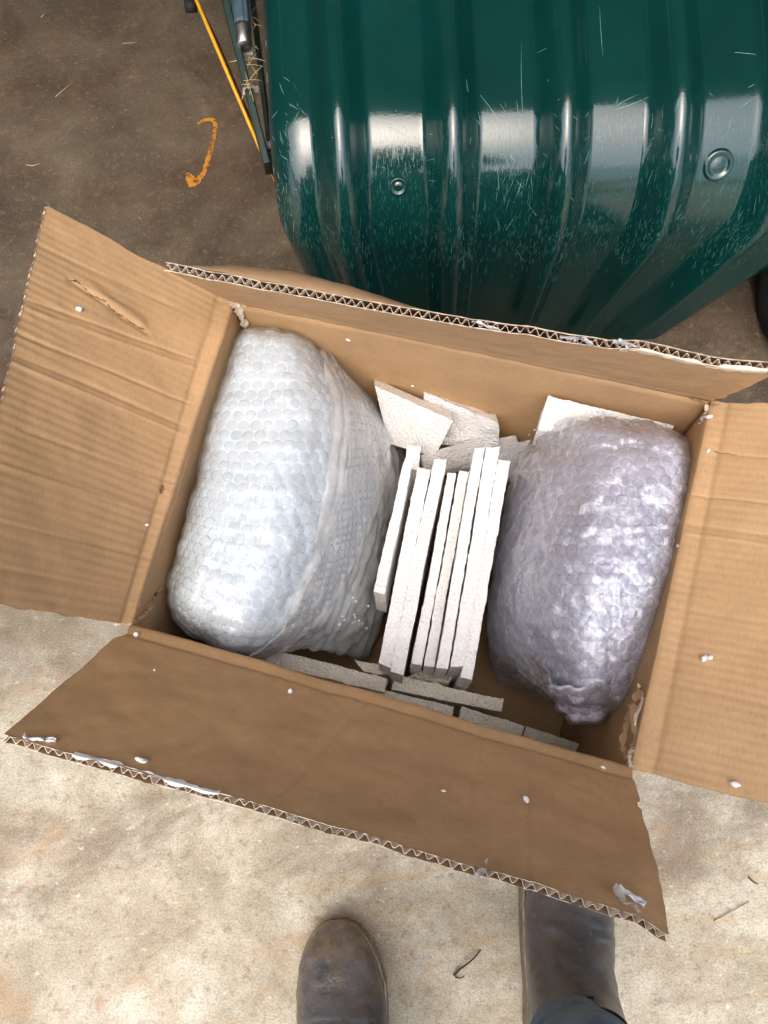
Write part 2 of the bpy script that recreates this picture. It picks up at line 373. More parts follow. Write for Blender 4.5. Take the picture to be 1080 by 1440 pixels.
# ------------------------------------------------------------------ cardboard box
ZR = .42
TL, TR, BR, BL = [at(*p, ZR) for p in ((328, 425), (1000, 565), (888, 1080), (185, 878))]
bc = (TL + TR + BR + BL) / 4
box = thing('cardboard_box', (bc[0], bc[1], 0), 'open brown corrugated cardboard box with four flaps folded out, packed with wrapped bundles and foam', 'box')

def bilin(A, B, C, D, u, v):
    u = u[..., None]; v = v[..., None]
    return A * (1-u) * (1-v) + B * u * (1-v) + C * (1-u) * v + D * u * v
def wall_panel(a, b, bulge, seed, label=None):
    """from the rim a-b down to the slab, 4 mm thick"""
    nu, nv = 90, 26
    u, v = np.meshgrid(np.linspace(0, 1, nu), np.linspace(0, 1, nv), indexing='ij')
    a0 = np.array([a[0], a[1], .006]); b0 = np.array([b[0], b[1], .006])
    P = bilin(a, b, a0, b0, u, v); L = np.linalg.norm(b - a)
    e = (b - a) / L; out = np.array([-e[1], e[0], 0.0])
    if np.dot(out[:2], (a + b)[:2] / 2 - bc[:2]) < 0: out = -out
    mask = np.sin(np.pi * u) 
    dsp = bulge * mask * np.sin(np.pi * np.clip(v * .8 + .1, 0, 1)) + .002 * fbm(np.stack([u * 6, v * 5, u * 0 + seed], 2)) * mask
    dsp = dsp + .00005 * np.sin(2 * math.pi * u * L / .0088)
    Pi = P + out * dsp[..., None]; Po = Pi + out * .0045
    uv = np.stack([u * L, v * ZR], 2).reshape(-1, 2)
    V = np.concatenate([Pi.reshape(-1, 3), Po.reshape(-1, 3)]); N = nu * nv
    F = grid_faces(nu, nv, 0) + grid_faces(nu, nv, N, True)
    for j in range(nv - 1):
        F.append([j, j + 1, N + j + 1, N + j]); k = (nu - 1) * nv; F.append([k + j + 1, k + j, N + k + j, N + k + j + 1])
    for i in range(nu - 1):
        F.append([i*nv, N + i*nv, N + (i+1)*nv, (i+1)*nv]); k = nv - 1; F.append([i*nv + k, (i+1)*nv + k, N + (i+1)*nv + k, N + i*nv + k])
    return mesh_obj('wall_panel', V, F, M['card'], box, np.concatenate([uv, uv]))
wall_panel(TL, TR, .010, 1); wall_panel(TR, BR, .004, 2); wall_panel(BR, BL, .006, 3); wall_panel(BL, TL, .004, 4)
flo = [np.array([p[0], p[1], 0.005]) + (np.array([bc[0], bc[1], 0.005]) - np.array([p[0], p[1], 0.005])) * -.03 for p in (TL, TR, BL, BR)]
u, v = np.meshgrid(np.linspace(0, 1, 20), np.linspace(0, 1, 20), indexing='ij')
Pb = bilin(*flo, u, v); grid_obj('bottom_panel', Pb, M['card'], box, np.stack([u * .55, v * .4], 2))

def flap(h0, h1, o0, o1, seed, label, creases=(), edge_wob=.0015, sag=0.0, notch=(), ridge=.0028, bend=(), dip=None, wash=.3, thick=.0045, cut=True, nu=420, nv=70, hole=None):
    """double-faced board from the hinge h0-h1 out to o0-o1; flutes run from hinge to outer edge"""
    L = np.linalg.norm(h1 - h0); W = (np.linalg.norm(o0 - h0) + np.linalg.norm(o1 - h1)) / 2
    un = np.linspace(0, 1, nu); vn = np.linspace(0, 1, nv)
    u, v = np.meshgrid(un, vn, indexing='ij')
    uu = u.copy(); vv = v.copy()
    # ragged outline: the ends wander, the outer edge is uneven
    e0 = edge_wob * fbm(np.stack([vn * W / .02, vn * 0 + seed, vn * 0], 1), 3) / L
    e1 = edge_wob * fbm(np.stack([vn * W / .02, vn * 0 + seed + 9, vn * 0], 1), 3) / L
    eo = edge_wob * fbm(np.stack([un * L / .03, un * 0 + seed + 5, un * 0], 1), 3) / W
    for (side, c, w, d) in notch:
        if side == 0: e0 = e0 + d / L * np.exp(-((vn - c) / w) ** 2)
        if side == 1: e1 = e1 - d / L * np.exp(-((vn - c) / w) ** 2)
        if side == 2: eo = eo - d / W * np.exp(-((un - c) / w) ** 2)
    uu = uu + e0[None, :] * (1 - u) ** 6 + e1[None, :] * u ** 6
    vv = vv + eo[:, None] * v ** 8
    P = bilin(h0, h1, o0, o1, uu, vv)
    nrm = np.cross(h1 - h0, (o0 + o1 - h0 - h1)); nrm /= np.linalg.norm(nrm)
    ctr = np.array([bc[0], bc[1], .55])
    if np.dot(nrm, ctr - (h0 + h1) / 2) < 0: nrm = -nrm
    d = .00045 * fbm(np.stack([u * L / .05, v * W / .05, u * 0 + seed * 3.1], 2), 3) * 3
    wb = .00022 * (1 + .8 * noise3(np.stack([u * 7, v * 3, u * 0 + seed], 2))) * np.sin(2 * math.pi * uu * L / .0088)
    d = d + wb * wash
    for (c0, c1, v0, v1, w, dep) in creases:      # dents along a line in (u) between two v
        c = c0 + (c1 - c0) * v
        d = d + dep * .75 * np.exp(-((uu - c) * L / (w * .55)) ** 2) * sstep(v0 - .04, v0 + .04, v) * (1 - sstep(v1 - .04, v1 + .04, v))
    d = d + ridge * np.exp(-((v * W - .004) / .006) ** 2) - .0012 * np.exp(-((v * W - .018) / .004) ** 2)
    d = d + sag * np.sin(np.pi * u) * v ** 2
    for (c, w, amt) in bend: d = d + amt * v ** 3 * np.exp(-((u - c) / w) ** 2)
    if dip is not None: d = d + dip(u, v, L, W)
    Pi = P + nrm * d[..., None]; Po = Pi - nrm * thick
    Po = Po + (fbm(np.stack([un * L / .012, un * 0 + seed + 40, un * 0], 1), 2) * .0012)[:, None, None] * ((v ** 12)[..., None]) * ((o0 + o1 - h0 - h1) / 2 / W)
    uvm = np.stack([u * L, v * W], 2)
    fc = grid_faces(nu, nv)
    if hole is not None:
        hm = hole(u * L, v * W).ravel(); fc = [f for f in fc if not (hm[f[0]] and hm[f[2]])]
    root = mesh_obj('flap', Pi.reshape(-1, 3), fc, M['card'], box, uvm.reshape(-1, 2))
    if label: root['label'] = label
    grid_obj('outer_liner', Po, M['card_out'], root, uvm, True)
    # fluting between the two liners
    per = int(L / .0088); m = per * 12 + 1; us = np.linspace(.002, .998, m)
    zz = thick * .5 + thick * .38 * np.sin(2 * math.pi * us * per)
    V = []
    for vv_ in (.94, .96, .985, 1.0):
        jj = min(int(round(vv_ * (nv - 1))), nv - 1)
        col = np.stack([np.interp(us, un, Pi[:, jj, k]) for k in range(3)], 1)
        jag = (fbm(np.stack([us * L / .006, us * 0 + seed + 70, us * 0], 1), 2) * .0012)[:, None] * ((o0 + o1 - h0 - h1) / 2 / W) if vv_ == 1.0 else 0
        V.append(col - nrm * zz[:, None] + jag)
    grid_obj('fluting', np.stack(V, 1), M['flute'], root, np.stack(np.meshgrid(us * L, np.array([.94, .96, .985, 1]) * W, indexing='ij'), 2))
    # cut edge of the fluting paper, seen as a pale zigzag
    e_ = V[-1] + nrm * (.0012 * fbm(np.stack([us * L / .009, us * 0 + seed + 90, us * 0], 1), 2))[:, None]; od = (o0 + o1 - h0 - h1) / 2 / W
    if cut: grid_obj('fluting_edge', np.stack([e_ - nrm * .00035 + od * .0003, e_ + od * .0006, e_ + nrm * .00035 + od * .0003], 1), M['flute'], root, None)
    # torn pale rim of both liners
    for off in (0.0002, -thick - .0002):
        q = np.stack([Pi[:, -1] + nrm * (off - .0006), Pi[:, -1] + nrm * (off + .0006) + ((o0 + o1 - h0 - h1) / 2 / W) * (.0006 + .0012 * np.abs(fbm(np.stack([un * L / .008, un * 0 + seed + off * 1e4, un * 0], 1), 2)))[:, None]], 1)
        grid_obj('torn_paper_edge', q, M['flute'], root, None)
    return root, Pi, nrm, (L, W)

FW = .207
# left flap
lo0 = at_dist(TL, 65, 290, .215); lo1 = at_dist(BL, -52, 843, .225)
def left_dip(u, v, L, W):
    x = v * W; y = u * L     # a torn slot, a puncture
    slot = np.exp(-(((y - (.080 + (x - .14) * -.16)) / .003) ** 2)) * sstep(.08, .09, x) * (1 - sstep(.18, .19, x))
    lip = np.exp(-(((y - (.072 + (x - .14) * -.16)) / .006) ** 2)) * sstep(.085, .10, x) * (1 - sstep(.14, .18, x))
    return -.0015 * slot + .0024 * lip
def left_hole(y, x):
    w = noise3(np.stack([x * 300, y * 300, x * 0], -1))
    line = .078 + (x - .14) * -.16 + .0022 * noise3(np.stack([x * 120, x * 0, x * 0 + 3], -1))
    slit = (np.abs(y - line) < .0009 + .0009 * w) & (x > .085) & (x < .185)
    punct = (((y - .248) / .0052) ** 2 + ((x - .017) / .0032) ** 2) < 1 + .5 * w
    return slit | punct
def right_hole(y, x): return (np.abs(y - .062 - .05 * (x - .02) - .0008 * noise3(np.stack([x * 200, y * 0, x * 0], -1))) < .0008) & (x > .014) & (x < .040)
LFLAP = flap(TL, BL, lo0, lo1, 1, 'left flap with corrugation lines showing through and a torn slot',
     creases=[(.22, .30, .10, 1, .004, -.0016), (.245, .325, .1, 1, .005, .0012), (.36, .40, .05, 1, .004, -.0018), (.43, .455, .05, 1, .005, -.0018), (.455, .475, .05, 1, .004, .0012),
              (.10, .13, .3, 1, .005, -.001), (.60, .63, .0, .9, .004, -.0008), (.82, .84, .0, 1, .004, -.0009), (.70, .72, 0, 1, .004, .0007), (.92, .93, 0, 1, .004, -.0008)],
     edge_wob=.0011, sag=-.004, dip=left_dip, hole=left_hole, cut=False, thick=.0035, nu=620, nv=210, wash=.6, notch=[(0, .55, .10, .004)])
# right flap
ro0 = at_dist(TR, 1205, 560, .215); ro1 = at_dist(BR, 1135, 1146, .215)
ro0 = at(1235, 575, .50); ro1 = at(1195, 1160, .50)
RFLAP = flap(TR, BR, ro0, ro1, 2, 'right flap with a long slit beside its hinge',
     creases=[(.155, .16, .1, 1, .004, -.0012), (.285, .285, .0, 1, .004, -.0016), (.37, .375, 0, 1, .005, -.0014), (.395, .40, 0, 1, .004, .0009), (.6, .6, .0, 1, .005, -.0005), (.78, .79, 0, 1, .005, -.0005)], sag=-.003, ridge=.0014, hole=right_hole, cut=False, nu=520, nv=200, wash=.5)
# front flap, in its own shade
bo0 = at_dist(BL, 5, 1033, FW); bo1 = at_dist(BR, 946, 1300, FW)
BFLAP = flap(BL, BR, bo0, bo1, 3, 'near flap raised towards the viewer, darker than the others', creases=[(.50, .42, .02, .9, .006, -.0012), (.72, .70, .02, 1, .005, -.0012), (.805, .80, .02, 1, .005, -.0016), (.33, .25, .02, .8, .008, .0008)],
     edge_wob=.0011, wash=.12, thick=.0065, ridge=.0015, sag=.002, nu=520, nv=160, notch=[(0, .10, .05, .004), (1, .30, .02, .005)], bend=[(1.0, .03, -.008)])
# far flap, nearly upright, only its corrugated top edge shows
to0 = at_dist(TL, 232, 381, .17); to1 = at_dist(TR, 1092, 530, .17)
TFLAP = flap(TL, TR, to0, to1, 4, 'far flap standing almost upright with a torn corrugated edge', creases=[(.60, .62, .3, 1, .02, -.002)], edge_wob=.0013, ridge=.0003, sag=.002, thick=.0072, wash=.15, nu=520,
     notch=[(2, .52, .012, .002), (2, .74, .02, .003), (2, .93, .03, .002)], bend=[(.80, .08, -.004), (1.0, .08, -.005)])

# loose paper, tape and torn bits on the flap edges
def edge_point(fl, u, v): 
    Pi = fl[1]; n_, m_ = Pi.shape[:2]; i = min(int(u * (n_ - 1)), n_ - 1); j = min(int(v * (m_ - 1)), m_ - 1); return Pi[i, j]
def edge_strip(name, fl, u0, u1, v0, v1, mat, lift=.0012, seed=0, n_=60, m_=6):
    us = np.linspace(u0, u1, n_); P = np.zeros((n_, m_, 3)); Pi, nr = fl[1], fl[2]
    outd = (Pi[:, -1] - Pi[:, -2]); outd = outd.mean(0) / np.linalg.norm(outd.mean(0))
    W = fl[3][1]
    for k in range(n_):
        w0 = v0 + .012 * noise3(np.array([us[k] * 60, seed, 0.])); w1 = v1 + .02 * noise3(np.array([us[k] * 40, seed + 3, 0.]))
        for j in range(m_):
            vv = w0 + (w1 - w0) * j / (m_ - 1)
            if vv <= 1: p = edge_point(fl, us[k], vv) + nr * lift
            else:
                ex = (vv - 1) * W; p = edge_point(fl, us[k], 1.0) + outd * min(ex, .002) + nr * (lift - max(0, ex - .002) * .9)
            P[k, j] = p + nr * .0005 * noise3(np.array([us[k] * 90, j * .8, seed * 1.7]))
    return grid_obj(name, P, mat, fl[0])
edge_strip('white_paper_strip', BFLAP, .115, .345, .994, 1.012, M['white_tape'], .0007, 1)
edge_strip('torn_paper_strip', TFLAP, .76, .985, .965, 1.02, M['flute'], .0014, 2)
Pi_, nr_ = TFLAP[1], TFLAP[2]; od_ = (Pi_[:, -1] - Pi_[:, -2]).mean(0); od_ /= np.linalg.norm(od_); i0_, i1_ = int(.04 * 519), int(.46 * 519)
f_, k_ = np.meshgrid(np.linspace(0, 1, 12), np.arange(i0_, i1_)); s_ = (k_ - i0_) / (i1_ - i0_ - 1); w_ = np.sin(np.pi * s_ ** .7) ** .8 * .019 + .0015
Pp = Pi_[i0_:i1_, -1][:, None, :] - nr_ * (.0078 + w_ * np.sin(f_ * np.pi * .55))[..., None] - od_ * (.001 + .055 * f_ ** 1.6)[..., None] + nr_ * (.0012 * fbm(np.stack([s_ * 9, f_ * 2, f_ * 0], 2), 2))[..., None]
pl_ = grid_obj('peeled_outer_liner', Pp, M['card_out'], TFLAP[0], np.stack([s_ * .2, f_ * .05], 2)); pl_['label'] = 'brown outer liner bulging away behind the torn edge'
def tape_scrap(fl, u, v, sx, sy, ang, mat, seed, lift=.003, name='tape_scrap'):
    c = edge_point(fl, u, v); Pi, nr = fl[1], fl[2]; L, W = fl[3]
    a = (Pi[-1, 0] - Pi[0, 0]); a /= np.linalg.norm(a); b = np.cross(nr, a)
    a, b = a * math.cos(ang) + b * math.sin(ang), b * math.cos(ang) - a * math.sin(ang)
    g, h = np.meshgrid(np.linspace(-1, 1, 14), np.linspace(-1, 1, 8), indexing='ij')
    w = 1 + .35 * noise3(np.stack([g * 2.2, h * 0 + seed, h * 0], 2))
    P = c + a * (g * sx)[..., None] + b * (h * sy * w)[..., None] + nr * (lift + .0035 * fbm(np.stack([g * 1.7, h * 1.5, g * 0 + seed], 2), 2) + .002 * np.abs(g))[..., None]
    return grid_obj(name, P, mat, fl[0])
tape_scrap(BFLAP, .935, .985, .012, .0035, -.9, M['clear_tape'], 3, .006); tape_scrap(BFLAP, .945, .955, .010, .003, -.6, M['white_tape'], 4, .005)
tape_scrap(BFLAP, .735, 1.0, .009, .003, 1.4, M['clear_tape'], 5, -.002); tape_scrap(BFLAP, .46, 1.0, .006, .003, .6, M['clear_tape'], 6, -.004)
tape_scrap(BFLAP, .055, .985, .012, .002, .3, M['white_tape'], 16, .001)
for (u_, sx, an, sd, mt) in ((.545, .014, -.5, 7, 'white_tape'), (.69, .016, .1, 8, 'clear_tape'), (.70, .009, .5, 9, 'white_tape'), (.775, .018, -.15, 10, 'clear_tape'), (.765, .010, -.9, 11, 'white_tape')):
    tape_scrap(TFLAP, u_, 1.0, sx, .0026, an, M[mt], sd, -.005)

def ragged_strip(pts, w, out, mat, seed, parent):
    P = catmull(np.array(pts)[:, None, :], 40, 0)[:, 0]; k = np.arange(40)
    ww = w * (1 + .7 * fbm(np.stack([k * .45, k * 0 + seed, k * 0.], 1), 2)); out = np.array(out, float)
    q = np.stack([P + out * (ww * f)[:, None] + .0016 * np.stack([fbm(P * 120 + seed + f * 4, 2), fbm(P * 120 + seed + 7 + f * 4, 2), 0 * k], 1) for f in (-1, -.3, .4, 1)], 1)
    return grid_obj('torn_corner_paper', q, mat, parent)
dz = np.array([0, 0, 1.0])
hv = TR - BR; inn = np.array([-1.0, .1, 0])
for (t0_, t1_, off, zz_, w_, mt, sd) in ((.0, .20, .004, .000, .0030, 'card_out', 3), (.02, .16, .007, -.012, .0026, 'card_out', 5), (.0, .09, .001, .005, .0022, 'flute', 6), (.10, .21, .003, -.003, .0016, 'flute', 7)):
    ragged_strip([BR + hv * (t0_ + (t1_ - t0_) * k / 3) + inn * (off + .003 * math.sin(k * 2.1 + sd)) + dz * (zz_ - .006 * k) for k in range(4)], w_, (.7, 0, .7), M[mt], sd, box)
ragged_strip([TL + np.array([.000, -.004, .006]), TL + np.array([.006, -.008, -.02]), TL + np.array([.007, -.010, -.06])], .004, (.7, .7, 0), M['flute'], 8, box)
ragged_strip([TL + np.array([-.012, .004, .004]), TL + np.array([.002, -.002, .006]), TL + np.array([.016, -.006, .003])], .003, (.2, .9, .3), M['flute'], 9, box)
ragged_strip([BL + np.array([.004, .006, -.004]), BL + np.array([.010, .02, -.02]), BL + np.array([.012, .05, -.05])], .003, (.9, -.3, .2), M['card_out'], 11, box)
ragged_strip([BL + np.array([-.016, .000, .006]), BL + np.array([-.004, .006, .003]), BL + np.array([.006, .018, .001])], .0035, (.5, .8, .4), M['flute'], 12, box)
ragged_strip([TR + np.array([-.03, .000, .012]), TR + np.array([-.01, -.004, .006]), TR + np.array([.006, -.006, .004])], .004, (.1, -.6, .7), M['card_out'], 13, box)
ragged_strip([TR + np.array([-.006, -.006, .004]), TR + np.array([-.006, -.012, -.012]), TR + np.array([-.004, -.016, -.035])], .0025, (.7, -.6, 0), M['flute'], 14, box)

# ------------------------------------------------------------------ bubble-wrapped bundles
def net(rows, nu, nt):
    C = np.array([[at(*p) for p in r] for r in rows]); return catmull(catmull(C, nu, 0), nt, 1)

def dome_mesh(name, r, h, mat, rings=4, seg=12, seed=0):
    V = [(0, 0, h)]; F = []; rg = np.random.default_rng(seed)
    jit = rg.uniform(-.12, .12, (rings + 1, seg))
    for k in range(1, rings + 1):
        a = k / rings; rr = r * math.sin(a * math.pi / 2) ** .75; zz = h * (1 - a ** 2.6)
        for s_ in range(seg):
            an = 2 * math.pi * s_ / seg; z2 = zz * (1 + jit[k, s_] * (1.6 if k < rings else 0)); V.append((rr * math.cos(an), rr * math.sin(an), z2 if k < rings else -.0006))
    for s_ in range(seg): F.append([0, 1 + s_, 1 + (s_ + 1) % seg])
    for k in range(rings - 1):
        b0 = 1 + k * seg; b1 = b0 + seg
        for s_ in range(seg): F.append([b0 + s_, b1 + s_, b1 + (s_ + 1) % seg, b0 + (s_ + 1) % seg])
    me = bpy.data.meshes.new(name); me.from_pydata(V, [], F); me.materials.append(mat)
    me.polygons.foreach_set('use_smooth', np.ones(len(F), bool)); me.update(); return me
def bubbles(S, N, parent, meshes, pitch, keep, rad_j=.08, limit=300, phase=0.0, stretch=1.0):
    """hexagonal lattice laid along the sheet by arc length"""
    nu, nt = S.shape[:2]
    ulen = np.concatenate([[0], np.cumsum(np.linalg.norm(np.diff(S, axis=0), axis=2).mean(1))])
    rows = np.arange(pitch * .5, ulen[-1], pitch * .866); pts = []
    for ri, ul in enumerate(rows):
        x = np.interp(ul, ulen, np.arange(nu)); i0 = int(x); i1 = min(i0 + 1, nu - 1); f = x - i0
        row = S[i0] * (1 - f) + S[i1] * f; nr = N[i0] * (1 - f) + N[i1] * f
        tl = np.concatenate([[0], np.cumsum(np.linalg.norm(np.diff(row, axis=0), axis=1))]); mid = np.interp(nt * .42, np.arange(nt), tl)
        q = np.arange(-60, 61) * pitch * stretch + (pitch * stretch / 2 if ri % 2 else 0) + mid + phase
        q = q + .10 * pitch * np.sin(ul * 40 + q * 25)
        q = q[(q > 0) & (q < tl[-1])]
        for qq in q:
            y = np.interp(qq, tl, np.arange(nt)); j0 = int(y); j1 = min(j0 + 1, nt - 1); g = y - j0
            p = row[j0] * (1 - g) + row[j1] * g; n_ = nr[j0] * (1 - g) + nr[j1] * g; n_ /= np.linalg.norm(n_)
            if not keep(x / (nu - 1), y / (nt - 1)): continue
            vd = CO - p; ds = np.linalg.norm(vd); fac = np.dot(n_, vd / ds)
            pts.append((fac / ds ** 2 if p[2] > .06 else -1, p, n_))
    pts = [q for q in pts if q[0] > -.6]; pts.sort(key=lambda q: -q[0])
    org = np.array(parent_origin(parent)); rest = []
    for k, (sc_, p, n_) in enumerate(pts):
        if sc_ < -.1 and k >= limit: continue
        zq = Vector(n_).to_track_quat('Z', 'Y'); s_ = 1 + random.uniform(-rad_j, rad_j)
        m4 = Matrix.Translation(Vector(p - org)) @ zq.to_matrix().to_4x4() @ Matrix.Rotation(random.uniform(0, 6.28), 4, 'Z') @ Matrix.Diagonal((s_ * random.uniform(.94, 1.06), s_, random.uniform(.5, 1.15), 1))
        me = random.choice(meshes)
        if k < limit:
            o = bpy.data.objects.new('bubble', me); COL.objects.link(o); o.parent = parent; o.matrix_local = m4
        else: rest.append((me, m4))
    if rest:
        V = []; F = []
        for me, m4 in rest:
            b = len(V); V += [tuple(m4 @ v_.co) for v_ in me.vertices]; F += [[b + i for i in p.vertices] for p in me.polygons]
        me = bpy.data.meshes.new('bubble_rows'); me.from_pydata(V, [], F); me.materials.append(meshes[0].materials[0])
        me.polygons.foreach_set('use_smooth', np.ones(len(F), bool)); me.update()
        o = bpy.data.objects.new('bubble_rows', me); COL.objects.link(o); o.parent = parent; o['kind'] = 'stuff'

# left bundle: milky wrap, flat lit top, slope falling to the right with a loose end
LR = [
 [(352,500,.08),(352,496,.20),(380,494,.22),(420,498,.20),(445,520,.12),(455,535,.05),(450,540,.02)],
 [(340,502,.15),(338,479,.325),(379,476,.36),(430,487,.34),(474,521,.25),(510,558,.10),(495,560,.04)],
 [(338,500,.15),(335,475,.36),(378,473,.395),(430,484,.375),(478,520,.28),(515,558,.12),(500,560,.04)],
 [(306,580,.15),(303,570,.37),(365,565,.405),(440,565,.395),(505,575,.31),(552,610,.14),(530,620,.03)],
 [(285,680,.15),(280,672,.375),(345,680,.41),(430,680,.395),(510,665,.31),(562,670,.15),(540,680,.03)],
 [(262,770,.15),(258,765,.37),(320,785,.405),(405,790,.39),(490,770,.30),(545,765,.14),(530,780,.03)],
 [(248,835,.15),(244,832,.36),(295,868,.39),(370,880,.375),(460,860,.28),(533,850,.12),(520,860,.03)],
 [(252,852,.14),(250,866,.33),(288,896,.345),(335,918,.345),(430,905,.23),(512,918,.08),(500,920,.02)],
 [(253,853,.13),(252,865,.29),(290,893,.305),(337,914,.305),(428,902,.20),(510,916,.07),(498,918,.02)],
 [(268,850,.08),(275,858,.20),(300,878,.21),(340,898,.20),(420,905,.12),(495,915,.04),(490,915,.015)]]
lb = thing('bubble_wrap_bundle', tuple(at(400, 700, .006)), 'milky white bubble wrap bundle with a loose overlapping end, beside the left box wall', 'bundle', 'wrapped bundles in the box')
S = net(LR, 170, 230); N = grid_normals(S)
if np.mean(N[60:110, 60:150, 2]) < 0: N = -N
uu, tt = np.meshgrid(np.linspace(0, 1, 170), np.linspace(0, 1, 230), indexing='ij')
slope = sstep(.52, .75, tt)
fold = np.abs(np.sin(tt * 62 + 3 * noise3(np.stack([uu * 5, tt * 9, uu * 0], 2)))) ** .6
d = .0022 * fbm(S * 26, 3) + .0055 * slope * (fold - .6) + .0012 * fbm(S * 90, 2)
tw = sstep(.55, .9, uu); d = d - .004 * tw * np.exp(-((tt - (.50)) / .02) ** 2)
rowband = .0016 * np.sin(uu * 2 * math.pi * 14.3 + 2.2 * noise3(np.stack([uu * 9, tt * 2.5, uu * 0], 2)) * 2) * (1 - slope) * (.4 + .6 * noise3(np.stack([uu * 6, tt * 3, uu * 0 + 4], 2))); d = d + rowband
S1 = S + N * d[..., None]
grid_obj('inner_layer', S1, M['core_l'], lb, np.stack([uu, tt], 2))
ML = [dome_mesh('bubble', .0066, .0027, M['bub_l'], seed=k) for k in range(5)]
def tedge(u): return float(np.interp(u, [0, .14, .22, .35, .5, .62, .75, .86, 1], [.62, .62, .58, .60, .585, .55, .51, .48, .45]))
bubbles(S1, N, lb, ML, .0142, lambda u, t: .04 < t < tedge(u) - .01 and u > .06)
# loose end lying over the shoulder
nu2, nt2 = 130, 60; ul = np.linspace(.15, .885, nu2); G = np.zeros((nu2, nt2, 3)); NG = np.zeros_like(G)
for i, u_ in enumerate(ul):
    t0 = tedge(u_) + .004 * math.sin(i * .7); t1 = t0 + .11 + .04 * math.sin(u_ * 5) 
    for j in range(nt2):
        t_ = t0 + (t1 - t0) * j / (nt2 - 1); a_ = u_ * 169; b_ = min(t_, .999) * 229; i0, j0 = int(a_), int(b_)
        p = S[min(i0, 169), min(j0, 229)]; nn_ = N[min(i0, 169), min(j0, 229)]
        lift = .006 + .006 * math.exp(-((j) / 5.0) ** 2) + .003 * math.exp(-((nt2 - 1 - j) / 5.0) ** 2) + .002 * float(fbm(p * 60, 2))
        G[i, j] = p + nn_ * lift; NG[i, j] = nn_
for _ in range(2): G[1:-1, 1:-1] = (G[:-2, 1:-1] + G[2:, 1:-1] + G[1:-1, :-2] + G[1:-1, 2:]) / 4
le = grid_obj('loose_end', G, M['film_l'], lb)
bubbles(G, NG, le, ML, .0142, lambda u, t: .05 < t < .95, limit=0, stretch=1.0)
# one clear sheet stretched over the cells
q_ = S * 30 + 2.2; rd_ = 1 - np.abs(fbm(q_, 3)); pull = .0008 * np.sin(uu * 2 * math.pi * 34 + 3 * noise3(S * 14))
FL = S1 + N * (.0034 + .0034 * (rd_ - .6) + pull)[..., None]
grid_obj('outer_film', FL[8:164, 10:150], M['film_c'], lb)
# slack film over the slope
tsl = slice(125, 215); G2 = S[10:160:1, tsl] + N[10:160:1, tsl] * (.003 + .0035 * np.abs(np.sin(tt[10:160, tsl] * 90 + 4 * noise3(S[10:160, tsl] * 20))) + .003 * fbm(S[10:160, tsl] * 45, 3))[..., None]
grid_obj('slack_film', G2, M['film_l'], lb)

# right bundle: clear mauve wrap, many crumpled layers
RR = [
 [(800,650,.06),(805,630,.22),(840,622,.25),(890,626,.26),(925,630,.23),(935,635,.12),(930,640,.03)],
 [(762,650,.06),(786,608,.30),(835,600,.36),(893,604,.37),(940,614,.36),(957,624,.22),(945,632,.05)],
 [(722,690,.05),(748,645,.27),(820,640,.375),(900,645,.40),(962,640,.385),(972,655,.24),(955,660,.05)],
 [(703,760,.04),(722,730,.26),(805,735,.38),(890,735,.405),(960,735,.38),(965,745,.24),(945,750,.05)],
 [(690,850,.04),(706,830,.25),(795,830,.375),(875,830,.395),(940,835,.37),(950,842,.24),(930,845,.05)],
 [(688,920,.03),(708,915,.20),(795,925,.345),(860,925,.365),(918,925,.335),(932,925,.22),(915,925,.05)],
 [(700,955,.02),(740,965,.14),(805,985,.30),(850,990,.31),(890,988,.27),(912,965,.18),(900,960,.05)],
 [(720,960,.01),(750,970,.08),(805,975,.17),(850,975,.17),(880,970,.14),(895,960,.09),(890,955,.03)]]
rb = thing('bubble_wrap_bundle', tuple(at(830, 800, .006)), 'lavender tinted clear bubble wrap bundle with crinkled shiny film, beside the right box wall', 'bundle', 'wrapped bundles in the box')
Sr = net(RR, 170, 210); Nr = grid_normals(Sr)
if np.mean(Nr[60:110, 60:140, 2]) < 0: Nr = -Nr
ur, tr_ = np.meshgrid(np.linspace(0, 1, 170), np.linspace(0, 1, 210), indexing='ij')
d = .0035 * fbm(Sr * 24, 3) + .0018 * fbm(Sr * 80, 2) - .004 * np.exp(-((tr_ - .45 - .25 * (ur - .5)) / .02) ** 2) * sstep(.3, .5, ur)
Sr1 = Sr + Nr * d[..., None]
grid_obj('inner_layer', Sr1, M['core_r'], rb, np.stack([ur, tr_], 2))
MR = [dome_mesh('bubble', .0070, .0040, M['bub_r'], seed=20 + k) for k in range(5)]
bubbles(Sr1, Nr, rb, MR, .0150, lambda u, t: .16 < t < .93 and .05 < u < .93, rad_j=.14)
def crumpled(lo, hi, t0, t1, lift, amp, seed):
    a, b = int(lo * 169), int(hi * 169); c, e = int(t0 * 209), int(t1 * 209)
    P = Sr[a:b, c:e]; nn_ = Nr[a:b, c:e]; q = P * 34 + seed
    rd = 1 - np.abs(fbm(q, 3)); rd2 = 1 - np.abs(fbm(q * 2.3 + 5, 2))
    return grid_obj('outer_film', P + nn_ * (lift + amp * (rd - .6) + amp * .5 * (rd2 - .6))[..., None], M['film_r'], rb)
crumpled(.06, .92, .10, .90, .0055, .006, 3.3); crumpled(.10, .80, .14, .60, .009, .008, 9.1)
